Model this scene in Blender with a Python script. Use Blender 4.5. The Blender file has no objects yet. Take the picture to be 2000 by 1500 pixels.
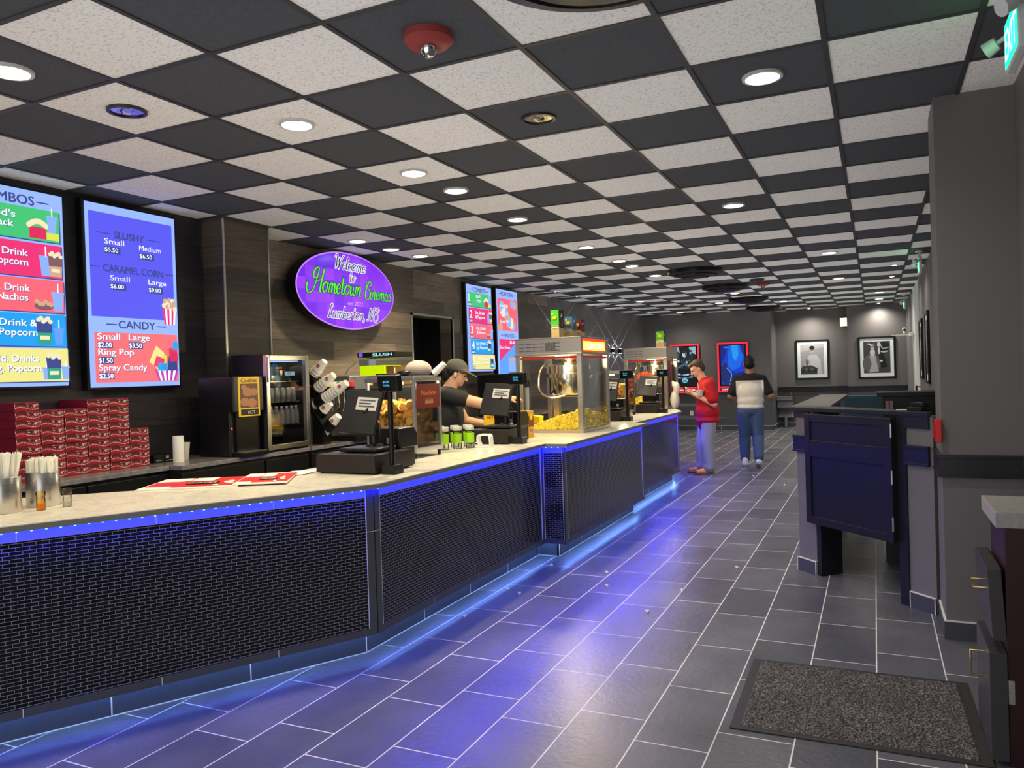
import bpy, math, random
from mathutils import Vector, Matrix, Euler
random.seed(7)
PI = math.pi
scene = bpy.context.scene
COL = scene.collection

def S(r, g, b):
    """display colour 0-255 -> linear"""
    f = lambda c: c/12.92 if c <= .04045 else ((c+.055)/1.055)**2.4
    return (f(r/255), f(g/255), f(b/255))

# ------------------------------------------------------------------ camera
EYE = 1.535
cam_data = bpy.data.cameras.new('camera')
cam = bpy.data.objects.new('camera', cam_data)
COL.objects.link(cam)
cam_data.sensor_width = 36.0
cam_data.lens = 1511.2/2000*36
cam_data.clip_start = .05
R_ = Vector((.90504331, .42409507, -.03224858))
U_ = Vector((.02493887, .02277657, .99942948))
W_ = Vector((-.42458763, .90533121, -.01003733))
m = Matrix(((R_.x, U_.x, -W_.x, 0), (R_.y, U_.y, -W_.y, 0), (R_.z, U_.z, -W_.z, EYE), (0, 0, 0, 1)))
cam.matrix_world = m
scene.camera = cam

# ------------------------------------------------------------------ world, exposure
world = bpy.data.worlds.new('world')
scene.world = world
world.use_nodes = True
bg = world.node_tree.nodes['Background']
bg.inputs[0].default_value = (.96, .95, .94, 1)
bg.inputs[1].default_value = WORLD_STRENGTH = 1.1
scene.cycles.use_denoising = True
scene.cycles.max_bounces = 8
scene.cycles.diffuse_bounces = 4
scene.cycles.glossy_bounces = 4
scene.cycles.transmission_bounces = 8
scene.cycles.transparent_max_bounces = 12
scene.cycles.sample_clamp_indirect = 6.0
scene.cycles.caustics_reflective = False
scene.cycles.caustics_refractive = False
# ambient fill added to the whole room, since the downlights leave the ceiling dark
scene.cycles.use_fast_gi = True
scene.cycles.fast_gi_method = 'ADD'
scene.cycles.ao_bounces_render = 1
scene.cycles.ao_bounces = 1
world.light_settings.ao_factor = AO_FACTOR = .36
world.light_settings.distance = 3.0
scene.view_settings.view_transform = 'Standard'
scene.view_settings.look = 'None'
scene.view_settings.exposure = 0.35
scene.view_settings.gamma = 1.0
scene.view_settings.use_curve_mapping = False
SPOT_W = 55.0          # each lit downlight

# ------------------------------------------------------------------ materials
MATS = {}
def mat(name, col=(.5, .5, .5), rough=.5, metal=0.0, emit=None, power=1.0, spec=.5, trans=0.0, alpha=1.0, bump=None, coat=0.0, ior=1.45, sample=True):
    if name in MATS:
        return MATS[name]
    mt = bpy.data.materials.new(name)
    mt.use_nodes = True
    b = mt.node_tree.nodes['Principled BSDF']
    b.inputs['Base Color'].default_value = (*col, 1)
    b.inputs['Roughness'].default_value = rough
    b.inputs['Metallic'].default_value = metal
    b.inputs['Specular IOR Level'].default_value = spec
    b.inputs['Transmission Weight'].default_value = trans
    b.inputs['Alpha'].default_value = alpha
    b.inputs['IOR'].default_value = ior
    b.inputs['Coat Weight'].default_value = coat
    if emit is not None:
        b.inputs['Emission Color'].default_value = (*emit, 1)
        b.inputs['Emission Strength'].default_value = power
        if not sample:
            mt.cycles.emission_sampling = 'NONE'
    if bump:
        N = Nodes(mt)
        tc = N.obj()
        nz = N.new('ShaderNodeTexNoise', Scale=bump[0], Detail=6)
        N.link(tc, nz, 'Vector')
        bp = N.new('ShaderNodeBump', Strength=bump[1], Distance=bump[2] if len(bump) > 2 else .002)
        N.link(nz.outputs['Fac'], bp, 'Height')
        N.link(bp.outputs[0], b, 'Normal')
    MATS[name] = mt
    return mt

class Nodes:
    def __init__(s, mt):
        s.t = mt.node_tree
        s.b = s.t.nodes['Principled BSDF']
    def new(s, typ, **kw):
        n = s.t.nodes.new(typ)
        for k, v in kw.items():
            k2 = k.replace('_', ' ')
            if k2 in n.inputs:
                n.inputs[k2].default_value = v
            else:
                setattr(n, k, v)
        return n
    def link(s, a, node, sock):
        s.t.links.new(a, node.inputs[sock])
    def obj(s):
        if not hasattr(s, '_o'):
            s._o = s.t.nodes.new('ShaderNodeTexCoord').outputs['Object']
        return s._o
    def math(s, op, a, b=None, c=None):
        n = s.t.nodes.new('ShaderNodeMath'); n.operation = op
        for i, v in enumerate((a, b, c)):
            if v is None: continue
            if isinstance(v, (int, float)): n.inputs[i].default_value = v
            else: s.t.links.new(v, n.inputs[i])
        return n.outputs[0]
    def sep(s, v):
        n = s.t.nodes.new('ShaderNodeSeparateXYZ'); s.t.links.new(v, n.inputs[0]); return n.outputs
    def comb(s, x, y, z):
        n = s.t.nodes.new('ShaderNodeCombineXYZ')
        for i, v in enumerate((x, y, z)):
            if isinstance(v, (int, float)): n.inputs[i].default_value = v
            else: s.t.links.new(v, n.inputs[i])
        return n.outputs[0]
    def mix(s, fac, a, b):
        n = s.t.nodes.new('ShaderNodeMix'); n.data_type = 'RGBA'
        for i, v in ((0, fac), (6, a), (7, b)):
            if isinstance(v, (int, float)): n.inputs[i].default_value = v
            elif isinstance(v, tuple): n.inputs[i].default_value = (*v[:3], 1)
            else: s.t.links.new(v, n.inputs[i])
        return n.outputs[2]
    def ramp(s, fac, stops):
        n = s.t.nodes.new('ShaderNodeValToRGB')
        s.t.links.new(fac, n.inputs[0])
        el = n.color_ramp.elements
        while len(el) < len(stops): el.new(.5)
        for e, (p, c) in zip(el, stops):
            e.position = p; e.color = (*c, 1)
        return n.outputs[0]
    def bump(s, height, strength, dist=.002):
        n = s.new('ShaderNodeBump', Strength=strength, Distance=dist)
        s.link(height, n, 'Height'); s.link(n.outputs[0], s.b, 'Normal')

def panem(name, tint=(1, 1, 1), gloss=.06):
    """clear sheet: see-through with a thin mirror-like reflection"""
    mt = bpy.data.materials.new(name); mt.use_nodes = True; t = mt.node_tree
    t.nodes.remove(t.nodes['Principled BSDF'])
    tr = t.nodes.new('ShaderNodeBsdfTransparent'); tr.inputs[0].default_value = (*tint, 1)
    gl = t.nodes.new('ShaderNodeBsdfGlossy'); gl.inputs['Roughness'].default_value = .03
    lw = t.nodes.new('ShaderNodeFresnel'); lw.inputs[0].default_value = 1.3
    mx = t.nodes.new('ShaderNodeMixShader')
    md = t.nodes.new('ShaderNodeMath'); md.operation = 'MULTIPLY'; md.inputs[1].default_value = gloss*14
    md.use_clamp = True
    t.links.new(lw.outputs[0], md.inputs[0]); t.links.new(md.outputs[0], mx.inputs[0])
    t.links.new(tr.outputs[0], mx.inputs[1]); t.links.new(gl.outputs[0], mx.inputs[2]); t.links.new(mx.outputs[0], t.nodes['Material Output'].inputs[0])
    return mt

def emitm(name, col, power=1.0, sample=False):
    return mat(name, (0.01, .01, .01), .4, emit=col, power=power, sample=sample)

# ------------------------------------------------------------------ mesh builder
class MB:
    def __init__(s):
        s.v = []; s.f = []; s.m = []; s.mats = []
    def mi(s, mt):
        if mt is None: return 0
        if mt not in s.mats: s.mats.append(mt)
        return s.mats.index(mt)
    def add(s, verts, faces, mt=None, M=None):
        o = len(s.v); k = s.mi(mt)
        for p in verts:
            s.v.append(tuple(M @ Vector(p)) if M is not None else tuple(p))
        for f in faces:
            s.f.append([i+o for i in f]); s.m.append(k)
        return s
    def box(s, lo, hi, mt=None, M=None):
        (a, b, c), (d, e, f) = lo, hi
        v = [(a, b, c), (d, b, c), (d, e, c), (a, e, c), (a, b, f), (d, b, f), (d, e, f), (a, e, f)]
        q = [(0, 3, 2, 1), (4, 5, 6, 7), (0, 1, 5, 4), (1, 2, 6, 5), (2, 3, 7, 6), (3, 0, 4, 7)]
        return s.add(v, q, mt, M)
    def cbox(s, c, sz, mt=None, M=None):
        return s.box([c[i]-sz[i]/2 for i in range(3)], [c[i]+sz[i]/2 for i in range(3)], mt, M)
    def quad(s, a, b, c, d, mt=None):
        return s.add([a, b, c, d], [(0, 1, 2, 3)], mt)
    def prism(s, pts, z0, z1, mt=None, M=None):
        """polygon in xy (counter-clockwise) extruded from z0 to z1"""
        n = len(pts)
        v = [(x, y, z0) for x, y in pts]+[(x, y, z1) for x, y in pts]
        f = [tuple(reversed(range(n))), tuple(range(n, 2*n))]
        f += [(i, (i+1) % n, n+(i+1) % n, n+i) for i in range(n)]
        return s.add(v, f, mt, M)
    def lathe(s, prof, c=(0, 0, 0), seg=20, mt=None, M=None, cap=True):
        v = []; f = []
        for r, z in prof:
            for k in range(seg):
                a = 2*PI*k/seg
                v.append((c[0]+r*math.cos(a), c[1]+r*math.sin(a), c[2]+z))
        for j in range(len(prof)-1):
            for k in range(seg):
                k2 = (k+1) % seg
                f.append((j*seg+k, j*seg+k2, (j+1)*seg+k2, (j+1)*seg+k))
        if cap:
            f.append(tuple(reversed(range(seg))))
            f.append(tuple(range((len(prof)-1)*seg, len(prof)*seg)))
        return s.add(v, f, mt, M)
    def cyl(s, p0, p1, r0, r1=None, seg=12, mt=None):
        r1 = r0 if r1 is None else r1
        p0, p1 = Vector(p0), Vector(p1)
        d = (p1-p0)
        q = d.to_track_quat('Z', 'Y').to_matrix().to_4x4()
        M = Matrix.Translation(p0) @ q
        return s.lathe([(r0, 0), (r1, d.length)], seg=seg, mt=mt, M=M)
    def tube(s, pts, r, seg=8, mt=None, cap=True):
        pts = [Vector(p) for p in pts]; n = len(pts)
        rr = r if isinstance(r, (list, tuple)) else [r]*n
        v = []; f = []
        prev = None
        for i, p in enumerate(pts):
            t = (pts[min(i+1, n-1)]-pts[max(i-1, 0)])
            if t.length < 1e-9: t = Vector((0, 0, 1))
            t.normalize()
            if prev is None:
                a = Vector((0, 0, 1)) if abs(t.z) < .9 else Vector((1, 0, 0))
                x = t.cross(a).normalized()
            else:
                x = (prev-t*prev.dot(t))
                x = x.normalized() if x.length > 1e-6 else t.orthogonal().normalized()
            prev = x
            y = t.cross(x)
            for k in range(seg):
                a = 2*PI*k/seg
                v.append(p+x*(rr[i]*math.cos(a))+y*(rr[i]*math.sin(a)))
        for i in range(n-1):
            for k in range(seg):
                k2 = (k+1) % seg
                f.append((i*seg+k, i*seg+k2, (i+1)*seg+k2, (i+1)*seg+k))
        if cap:
            f.append(tuple(reversed(range(seg)))); f.append(tuple(range((n-1)*seg, n*seg)))
        return s.add(v, f, mt)
    def ell(s, c, r, seg=16, rings=10, mt=None, rot=None):
        v = []; f = []
        M = Matrix.Translation(Vector(c))
        if rot is not None: M = M @ Euler(rot).to_matrix().to_4x4()
        if isinstance(r, (int, float)): r = (r, r, r)
        v.append((0, 0, -r[2]))
        for j in range(1, rings):
            t = -PI/2+PI*j/rings
            for k in range(seg):
                a = 2*PI*k/seg
                v.append((r[0]*math.cos(t)*math.cos(a), r[1]*math.cos(t)*math.sin(a), r[2]*math.sin(t)))
        v.append((0, 0, r[2]))
        for k in range(seg):
            f.append((0, 1+(k+1) % seg, 1+k))
            f.append((len(v)-1, 1+(rings-2)*seg+k, 1+(rings-2)*seg+(k+1) % seg))
        for j in range(rings-2):
            for k in range(seg):
                k2 = (k+1) % seg
                f.append((1+j*seg+k, 1+j*seg+k2, 1+(j+1)*seg+k2, 1+(j+1)*seg+k))
        return s.add(v, f, mt, M)
    def cap(s, p0, p1, r0, r1, seg=12):
        """tapered capsule"""
        s.ell(p0, r0, seg, 8); s.ell(p1, r1, seg, 8); s.cyl(p0, p1, r0*.995, r1*.995, seg)
        return s
    def build(s, name, mt=None, parent=None, smooth=False, bevel=0, loc=None, bseg=2):
        me = bpy.data.meshes.new(name)
        me.from_pydata(s.v, [], s.f)
        ml = s.mats if s.mats else ([mt] if mt else [])
        for q in ml: me.materials.append(q)
        if len(s.mats) > 1: me.polygons.foreach_set('material_index', s.m)
        me.update()
        o = bpy.data.objects.new(name, me)
        COL.objects.link(o)
        if parent is not None: o.parent = parent
        if loc is not None: o.location = loc
        if smooth:
            me.polygons.foreach_set('use_smooth', [True]*len(me.polygons))
            if smooth != 'all':
                me.set_sharp_from_angle(angle=math.radians(40))
        if bevel:
            md = o.modifiers.new('bevel', 'BEVEL'); md.width = bevel; md.segments = bseg
            md.limit_method = 'ANGLE'; md.angle_limit = math.radians(50)
        return o

def tag(o, label, cat, group=None, kind=None):
    o['label'] = label; o['category'] = cat
    if group: o['group'] = group
    if kind: o['kind'] = kind
    return o
def thing(name, label, cat, loc=(0, 0, 0), rz=0, group=None):
    o = bpy.data.objects.new(name, None); COL.objects.link(o)
    o.empty_display_size = .1
    o.location = loc; o.rotation_euler = (0, 0, rz)
    return tag(o, label, cat, group)
def struct(o):
    o['kind'] = 'structure'; return o
def dup(root, loc=None, rz=None, label=None, group=None):
    r = root.copy(); COL.objects.link(r)
    if loc is not None: r.location = loc
    if rz is not None: r.rotation_euler = (0, 0, rz)
    if label: r['label'] = label
    if group: r['group'] = group
    for ch in list(root.children):
        c = ch.copy(); COL.objects.link(c); c.parent = r
        for g in ch.children:
            d = g.copy(); COL.objects.link(d); d.parent = c
    return r
def beads(pts):
    """catmull-rom through points"""
    P = [Vector(p) for p in pts]; out = []
    for i in range(len(P)-1):
        a = P[max(i-1, 0)]; b = P[i]; c = P[i+1]; d = P[min(i+2, len(P)-1)]
        for k in range(6):
            t = k/6
            out.append(.5*((2*b)+(c-a)*t+(2*a-5*b+4*c-d)*t*t+(3*b-a-3*c+d)*t**3))
    out.append(P[-1]); return out

# ------------------------------------------------------------------ lettering and flat artwork
_TXT = {}
def text_geo(s_, bold=0.0, shear=0.0):
    key = (s_, bold, shear)
    if key in _TXT: return _TXT[key]
    cu = bpy.data.curves.new('lettering', 'FONT')
    cu.body = s_; cu.size = 1.0; cu.offset = bold; cu.shear = shear; cu.resolution_u = 3
    ob = bpy.data.objects.new('lettering', cu); COL.objects.link(ob)
    dg = bpy.context.evaluated_depsgraph_get()
    me = bpy.data.meshes.new_from_object(ob.evaluated_get(dg))
    vs = [(v.co.x, v.co.y) for v in me.vertices]
    fs = [tuple(p.vertices) for p in me.polygons]
    bpy.data.objects.remove(ob); bpy.data.curves.remove(cu); bpy.data.meshes.remove(me)
    xs = [v[0] for v in vs] or [0]
    x0, x1 = min(xs), max(xs)
    vs = [(x-x0, y) for x, y in vs]
    _TXT[key] = (vs, fs, x1-x0)
    return _TXT[key]
class Art:
    """flat artwork on a real surface: origin O, axes U (right), V (up), both in metres"""
    def __init__(s, O, U, V, mb=None, step=.0005):
        s.O, s.U, s.V = Vector(O), Vector(U), Vector(V)
        s.N = s.U.cross(s.V).normalized(); s.mb = mb or MB(); s.k = 1; s.step = step
    def p(s, u, v):
        return s.O+s.U*u+s.V*v+s.N*(s.k*s.step)
    def poly(s, pts, mt):
        s.mb.add([s.p(*q) for q in pts], [tuple(range(len(pts)))], mt); s.k += 1; return s
    def rect(s, u0, v0, u1, v1, mt):
        return s.poly([(u0, v0), (u1, v0), (u1, v1), (u0, v1)], mt)
    def ell(s, u, v, a, b, mt, n=20):
        return s.poly([(u+a*math.cos(2*PI*k/n), v+b*math.sin(2*PI*k/n)) for k in range(n)], mt)
    def text(s, t, u, v, h, mt, align='l', bold=0.0, shear=0.0, wide=1.0, fit=None):
        vs, fs, w = text_geo(t, 0.0, shear)
        k = h/.72
        if fit: wide = fit/(w*k) if w else 1
        W = w*k*wide
        u0 = u-(W/2 if align == 'c' else W if align == 'r' else 0)
        for dx, dy in ([(0, 0)] if not bold else [(-bold, 0), (bold, 0), (0, bold*.5), (0, -bold*.5)]):
            s.mb.add([s.p(u0+(x+dx)*k*wide, v+(y+dy)*k) for x, y in vs], fs, mt); s.k += .25
        s.k = math.ceil(s.k)
        return s
    def stroke(s, pts, w, mt, closed=False):
        """ribbon of width w (number or list) along 2-D points"""
        P = [Vector((a, b)) for a, b in pts]; n = len(P); L = []; Rr = []
        for i in range(n):
            t = P[min(i+1, n-1)]-P[max(i-1, 0)]
            if t.length < 1e-9: t = Vector((1, 0))
            t.normalize(); nn = Vector((-t.y, t.x))
            ww = (w[i] if isinstance(w, (list, tuple)) else w)/2
            L.append(P[i]+nn*ww); Rr.append(P[i]-nn*ww)
        v = [s.p(q.x, q.y) for q in L]+[s.p(q.x, q.y) for q in Rr]
        s.mb.add(v, [(n+i, n+i+1, i+1, i) for i in range(n-1)], mt); s.k += 1
        return s
# ================================================================== SETTING MATERIALS
T = .61
GX, GY = 3.27391, 4.18205         # grid offsets (tile units) of the ceiling lattice
ZC = 2.997

def m_floor():
    mt = mat('floor_tile', (.05, .05, .055), .3)
    N = Nodes(mt)
    x, y, z = N.sep(N.obj())
    u = N.math('ADD', y, 6.1-4.938)
    v = N.math('ADD', x, .0285+20*.3065)
    bt = N.new('ShaderNodeTexBrick', offset=.679, offset_frequency=2, squash=1.0)
    N.link(N.comb(u, v, 0.0), bt, 'Vector')
    for k, val in (('Scale', 1.0), ('Mortar Size', .0032), ('Mortar Smooth', .1), ('Bias', 0.0), ('Brick Width', .61), ('Row Height', .3065)):
        bt.inputs[k].default_value = val
    bt.inputs['Color1'].default_value = (*S(74, 76, 81), 1)
    bt.inputs['Color2'].default_value = (*S(94, 95, 99), 1)
    bt.inputs['Mortar'].default_value = (*S(206, 204, 196), 1)
    nz = N.new('ShaderNodeTexNoise', Scale=2.2, Detail=5, Roughness=.6)
    N.link(N.obj(), nz, 'Vector')
    mul = N.ramp(nz.outputs['Fac'], [(.3, (.72, .72, .73)), (.7, (1.15, 1.14, 1.13))])
    mx = N.t.nodes.new('ShaderNodeMix'); mx.data_type = 'RGBA'; mx.blend_type = 'MULTIPLY'
    mx.inputs[0].default_value = 1
    N.t.links.new(bt.outputs['Color'], mx.inputs[6]); N.t.links.new(mul, mx.inputs[7])
    N.link(mx.outputs[2], N.b, 'Base Color')
    # slate surface: slow swells and fine cleft ridges
    n2 = N.new('ShaderNodeTexNoise', Scale=30.0, Detail=3.5, Roughness=.55, Distortion=.4)
    N.link(N.obj(), n2, 'Vector')
    hgt = N.math('MULTIPLY_ADD', bt.outputs['Fac'], -.35, n2.outputs['Fac'])
    N.bump(hgt, .38, .006)
    rr = N.math('MULTIPLY_ADD', nz.outputs['Fac'], .05, .285)
    rr = N.math('MULTIPLY_ADD', bt.outputs['Fac'], .4, rr)
    N.link(rr, N.b, 'Roughness')
    return mt

def m_ceiling():
    mt = mat('ceiling_tile', (.5, .5, .5), .9)
    N = Nodes(mt)
    x, y, z = N.sep(N.obj())
    ch = N.new('ShaderNodeTexChecker', Scale=1.0)
    u = N.math('MULTIPLY_ADD', x, 1/T, GX+20)
    v = N.math('MULTIPLY_ADD', y, 1/T, -GY+20)
    N.link(N.comb(u, v, .5), ch, 'Vector')
    nz = N.new('ShaderNodeTexNoise', Scale=70.0, Detail=3, Roughness=.7)
    N.link(N.obj(), nz, 'Vector')
    white = N.ramp(nz.outputs['Fac'], [(.36, S(196, 192, 186)), (.47, S(232, 229, 224))])
    dark = N.ramp(nz.outputs['Fac'], [(.3, S(66, 68, 72)), (.6, S(76, 78, 82))])
    N.link(N.mix(ch.outputs['Fac'], CEIL_A(white, dark)[0], CEIL_A(white, dark)[1]), N.b, 'Base Color')
    N.bump(nz.outputs['Fac'], .3, .002)
    return mt
def CEIL_A(w, d): return (d, w)

def m_planks(name, axis, w, h_, c1, c2, off=0.0):
    """laminate planks laid along a wall; axis 0/1 = the wall's horizontal axis"""
    mt = mat(name, (.1, .09, .08), .42)
    N = Nodes(mt)
    xyz = N.sep(N.obj())
    bt = N.new('ShaderNodeTexBrick', offset=.37, offset_frequency=3)
    u = N.math('ADD', xyz[axis], 30.0)
    v = N.math('ADD', xyz[2], off)
    N.link(N.comb(u, v, 0.0), bt, 'Vector')
    for k, val in (('Scale', 1.0), ('Mortar Size', .0012), ('Mortar Smooth', .1), ('Bias', -.1), ('Brick Width', w), ('Row Height', h_)):
        bt.inputs[k].default_value = val
    bt.inputs['Color1'].default_value = (*c1, 1)
    bt.inputs['Color2'].default_value = (*c2, 1)
    bt.inputs['Mortar'].default_value = (.012, .011, .01, 1)
    nz = N.new('ShaderNodeTexNoise', Scale=1.0, Detail=7, Roughness=.62, Distortion=.8)
    g = N.comb(N.math('MULTIPLY', xyz[axis], 2.2), N.math('MULTIPLY', xyz[2], 38.0), 0.0)
    N.link(g, nz, 'Vector')
    mul = N.ramp(nz.outputs['Fac'], [(.3, (.62, .6, .58)), (.68, (1.25, 1.24, 1.22))])
    mx = N.t.nodes.new('ShaderNodeMix'); mx.data_type = 'RGBA'; mx.blend_type = 'MULTIPLY'; mx.inputs[0].default_value = 1
    N.t.links.new(bt.outputs['Color'], mx.inputs[6]); N.t.links.new(mul, mx.inputs[7])
    N.link(mx.outputs[2], N.b, 'Base Color')
    N.bump(N.math('MULTIPLY_ADD', bt.outputs['Fac'], -1.0, nz.outputs['Fac']), .15, .002)
    return mt

def m_paint(name, c, rough=.6):
    return mat(name, c, rough, bump=(220, .12, .001))

def m_mosaic():
    """small black glass bricks in pale grout; mapped per object: local x along the face, local z up"""
    mt = mat('mosaic_tile', (.02, .02, .025), .18)
    N = Nodes(mt)
    x, y, z = N.sep(N.obj())
    bt = N.new('ShaderNodeTexBrick', offset=.5, offset_frequency=2)
    N.link(N.comb(N.math('ADD', x, 20.0), N.math('ADD', z, 4.003), 0.0), bt, 'Vector')
    for k, val in (('Scale', 1.0), ('Mortar Size', .0011), ('Mortar Smooth', .1), ('Bias', 0.0), ('Brick Width', .05), ('Row Height', .0165)):
        bt.inputs[k].default_value = val
    bt.inputs['Color1'].default_value = (*S(8, 8, 11), 1)
    bt.inputs['Color2'].default_value = (*S(20, 20, 25), 1)
    bt.inputs['Mortar'].default_value = (*S(128, 126, 128), 1)
    N.link(bt.outputs['Color'], N.b, 'Base Color')
    N.link(N.math('MULTIPLY_ADD', bt.outputs['Fac'], .55, .16), N.b, 'Roughness')
    N.bump(N.math('MULTIPLY', bt.outputs['Fac'], -1.0), .5, .001)
    return mt

def m_granite(name, base, warm, rough=.22):
    mt = mat(name, base, rough)
    N = Nodes(mt)
    a = N.new('ShaderNodeTexNoise', Scale=7.0, Detail=8, Roughness=.7, Distortion=1.4); N.link(N.obj(), a, 'Vector')
    b = N.new('ShaderNodeTexNoise', Scale=60.0, Detail=4, Roughness=.7); N.link(N.obj(), b, 'Vector')
    c1 = N.ramp(a.outputs['Fac'], [(.3, tuple(q*.8 for q in base)), (.5, base), (.72, warm)])
    c2 = N.ramp(b.outputs['Fac'], [(.36, (.88, .88, .87)), (.5, (1, 1, 1)), (.7, (1.1, 1.1, 1.1))])
    mx = N.t.nodes.new('ShaderNodeMix'); mx.data_type = 'RGBA'; mx.blend_type = 'MULTIPLY'; mx.inputs[0].default_value = 1
    N.t.links.new(c1, mx.inputs[6]); N.t.links.new(c2, mx.inputs[7])
    N.link(mx.outputs[2], N.b, 'Base Color')
    return mt

def m_steel(name='brushed_steel', col=(.62, .6, .57), rough=.3):
    mt = mat(name, col, rough, 1.0)
    N = Nodes(mt)
    x, y, z = N.sep(N.obj())
    nz = N.new('ShaderNodeTexNoise', Scale=1.0, Detail=4)
    N.link(N.comb(N.math('MULTIPLY', x, 8.0), N.math('MULTIPLY', y, 8.0), N.math('MULTIPLY', z, 260.0)), nz, 'Vector')
    N.link(N.math('MULTIPLY_ADD', nz.outputs['Fac'], .16, rough-.08), N.b, 'Roughness')
    return mt

M_FLOOR = m_floor(); M_CEIL = m_ceiling()
M_TBAR = mat('ceiling_grid_metal', S(58, 58, 60), .55)
M_PLANK_DARK = m_planks('dark_planks', 1, 1.25, .205, S(42, 40, 47), S(62, 58, 60))
M_PLANK = m_planks('brown_planks', 1, 1.25, .205, S(84, 78, 72), S(136, 122, 106), .06)
M_PLANK_P = m_planks('column_planks', 1, 1.25, .205, S(62, 58, 55), S(88, 78, 70), .1)
M_WALL = m_paint('wall_charcoal', S(102, 99, 98))
M_WALL_D = m_paint('wall_dado_charcoal', S(74, 74, 75))
M_RAIL = mat('rail_black', S(30, 31, 34), .35)
M_BASE = mat('base_tile', S(66, 68, 73), .3, bump=(30, .2, .004))
M_BAND = mat('band_tile_lightened', S(124, 126, 132), .3)  # lightened beyond the slate's own tone so the blue LED band looks brighter
M_GROUT = mat('grout', S(205, 203, 196), .8)
M_BLACK = mat('black_paint', S(22, 22, 24), .4)
M_BLACKP = mat('black_plastic', S(20, 20, 22), .35)
M_BLACKM = mat('black_metal', S(26, 26, 28), .3, .4)
M_STEEL = m_steel()
M_STEEL_W = m_steel('warm_steel', (.66, .62, .55), .3)
M_CHROME = mat('chrome', (.75, .75, .75), .12, 1.0)
M_ALU = mat('aluminium', (.7, .7, .69), .32, 1.0)
M_MOSAIC = m_mosaic()
M_GRANITE = m_granite('pale_granite', S(214, 209, 194), S(226, 221, 204))
M_GRANITE_D = m_granite('grey_granite', S(122, 118, 112), S(150, 146, 138))
M_STONE_EDGE = mat('counter_edge_stone', S(110, 106, 100), .5, bump=(60, .4, .003))
M_WHITE = mat('white_plastic', S(228, 226, 220), .45)
M_PAPER = mat('white_paper', S(236, 232, 222), .8)
M_GLASS = mat('clear_glass', (1, 1, 1), .02, trans=1.0, ior=1.1, spec=.35)
M_PANE = panem('pane_glass', (.97, .97, .96))
M_RED = mat('red_plastic', S(190, 30, 30), .4)
M_WHITE_WALL = m_paint('white_wall', S(205, 208, 202))

# ================================================================== ROOM SHELL
MB().quad((-6.2, -2, 0), (1.1, -2, 0), (1.1, 21.6, 0), (-6.2, 21.6, 0)).build('floor', M_FLOOR)['kind'] = 'structure'
cl = MB().quad((-6.2, 21.6, ZC), (1.1, 21.6, ZC), (1.1, -2, ZC), (-6.2, -2, ZC)).build('ceiling', M_CEIL)
cl['kind'] = 'structure'
tb = MB()
for i in range(-5, 8):
    X = (i-GX)*T
    if -5.6 < X < .75: tb.box((X-.012, -2, ZC-.006), (X+.012, 21.3, ZC+.01))
for j in range(-8, 31):
    Y = (j+GY)*T
    if -2 < Y < 21.3: tb.box((-5.6, Y-.012, ZC-.0055), (.75, Y+.012, ZC+.0095))
g = tb.build('ceiling_grid', M_TBAR, cl)

def wall(name, boxes):
    mb = MB()
    for lo, hi, mt in boxes: mb.box(lo, hi, mt)
    return struct(mb.build(name))
XL, XN, XP = -5.5, -5.32, -5.08
OY0, OY1, OZ = 8.69, 9.75, 2.385
wall('wall_left', [((-5.7, -2, 0), (XN, 5.03, ZC), M_PLANK_DARK)])
pil = MB().box((-5.7, 5.03, 0), (XP, 5.58, ZC), M_PLANK_P)
pil.box((XP-.002, 5.022, 0), (XP+.006, 5.045, ZC), M_ALU); pil.box((XP-.002, 5.572, 0), (XP+.006, 5.59, ZC), M_ALU)
struct(pil.build('wall_left_pillar'))
wall('wall_left_rear', [((-5.7, 5.58, 0), (XL, OY0, ZC), M_PLANK), ((-5.7, OY1, 0), (XL, 13.4, ZC), M_PLANK), ((-5.7, OY0, OZ), (XL, OY1, ZC), M_PLANK)])
wall('wall_left_painted', [((-5.7, 13.4, 0), (XL, 20.3, ZC), M_WALL)])
# dark doorway behind the counter with a thin metal frame
dr = MB()
dr.box((-6.1, OY0, 0), (-6.05, OY1, OZ), M_BLACK); dr.box((-6.1, OY0-.05, 0), (-5.7, OY0, OZ), M_BLACK)
dr.box((-6.1, OY1, 0), (-5.7, OY1+.05, OZ), M_BLACK); dr.box((-6.1, OY0, OZ), (-5.7, OY1, OZ+.05), M_BLACK)
d1 = struct(dr.build('door_1'))
fr = MB()
fr.box((XL-.02, OY0-.03, 0), (XL+.012, OY0, OZ+.03)); fr.box((XL-.02, OY1, 0), (XL+.012, OY1+.03, OZ+.03)); fr.box((XL-.02, OY0-.03, OZ), (XL+.012, OY1+.03, OZ+.03))
fr.build('door_frame', M_ALU, d1)
ZR0, ZR1 = .905, 1.02
def dado(name, lo, hi):
    mb = MB().box((lo[0], lo[1], 0), (hi[0], hi[1], ZR0+.05), M_WALL_D).box((lo[0], lo[1], ZR0+.05), (hi[0], hi[1], ZC), M_WALL)
    return struct(mb.build(name))
YB1, YB2, YB3 = 20.1, 21.2, 20.6
XC1, XC2, XR = -2.3, -.585, .705
dado('wall_back_left', (-5.7, YB1), (XC1, YB2+.3))
dado('wall_back_middle', (XC1, YB2), (XC2, YB2+.3))
dado('wall_back_right', (XC2, YB3), (1.0, YB2+.3))
mb = MB()
for a, b in ((-2.0, 14.75), (17.25, 20.7)):
    mb.box((XR, a, 0), (XR+.25, b, ZC), M_WALL)
struct(mb.build('wall_right'))
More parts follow.
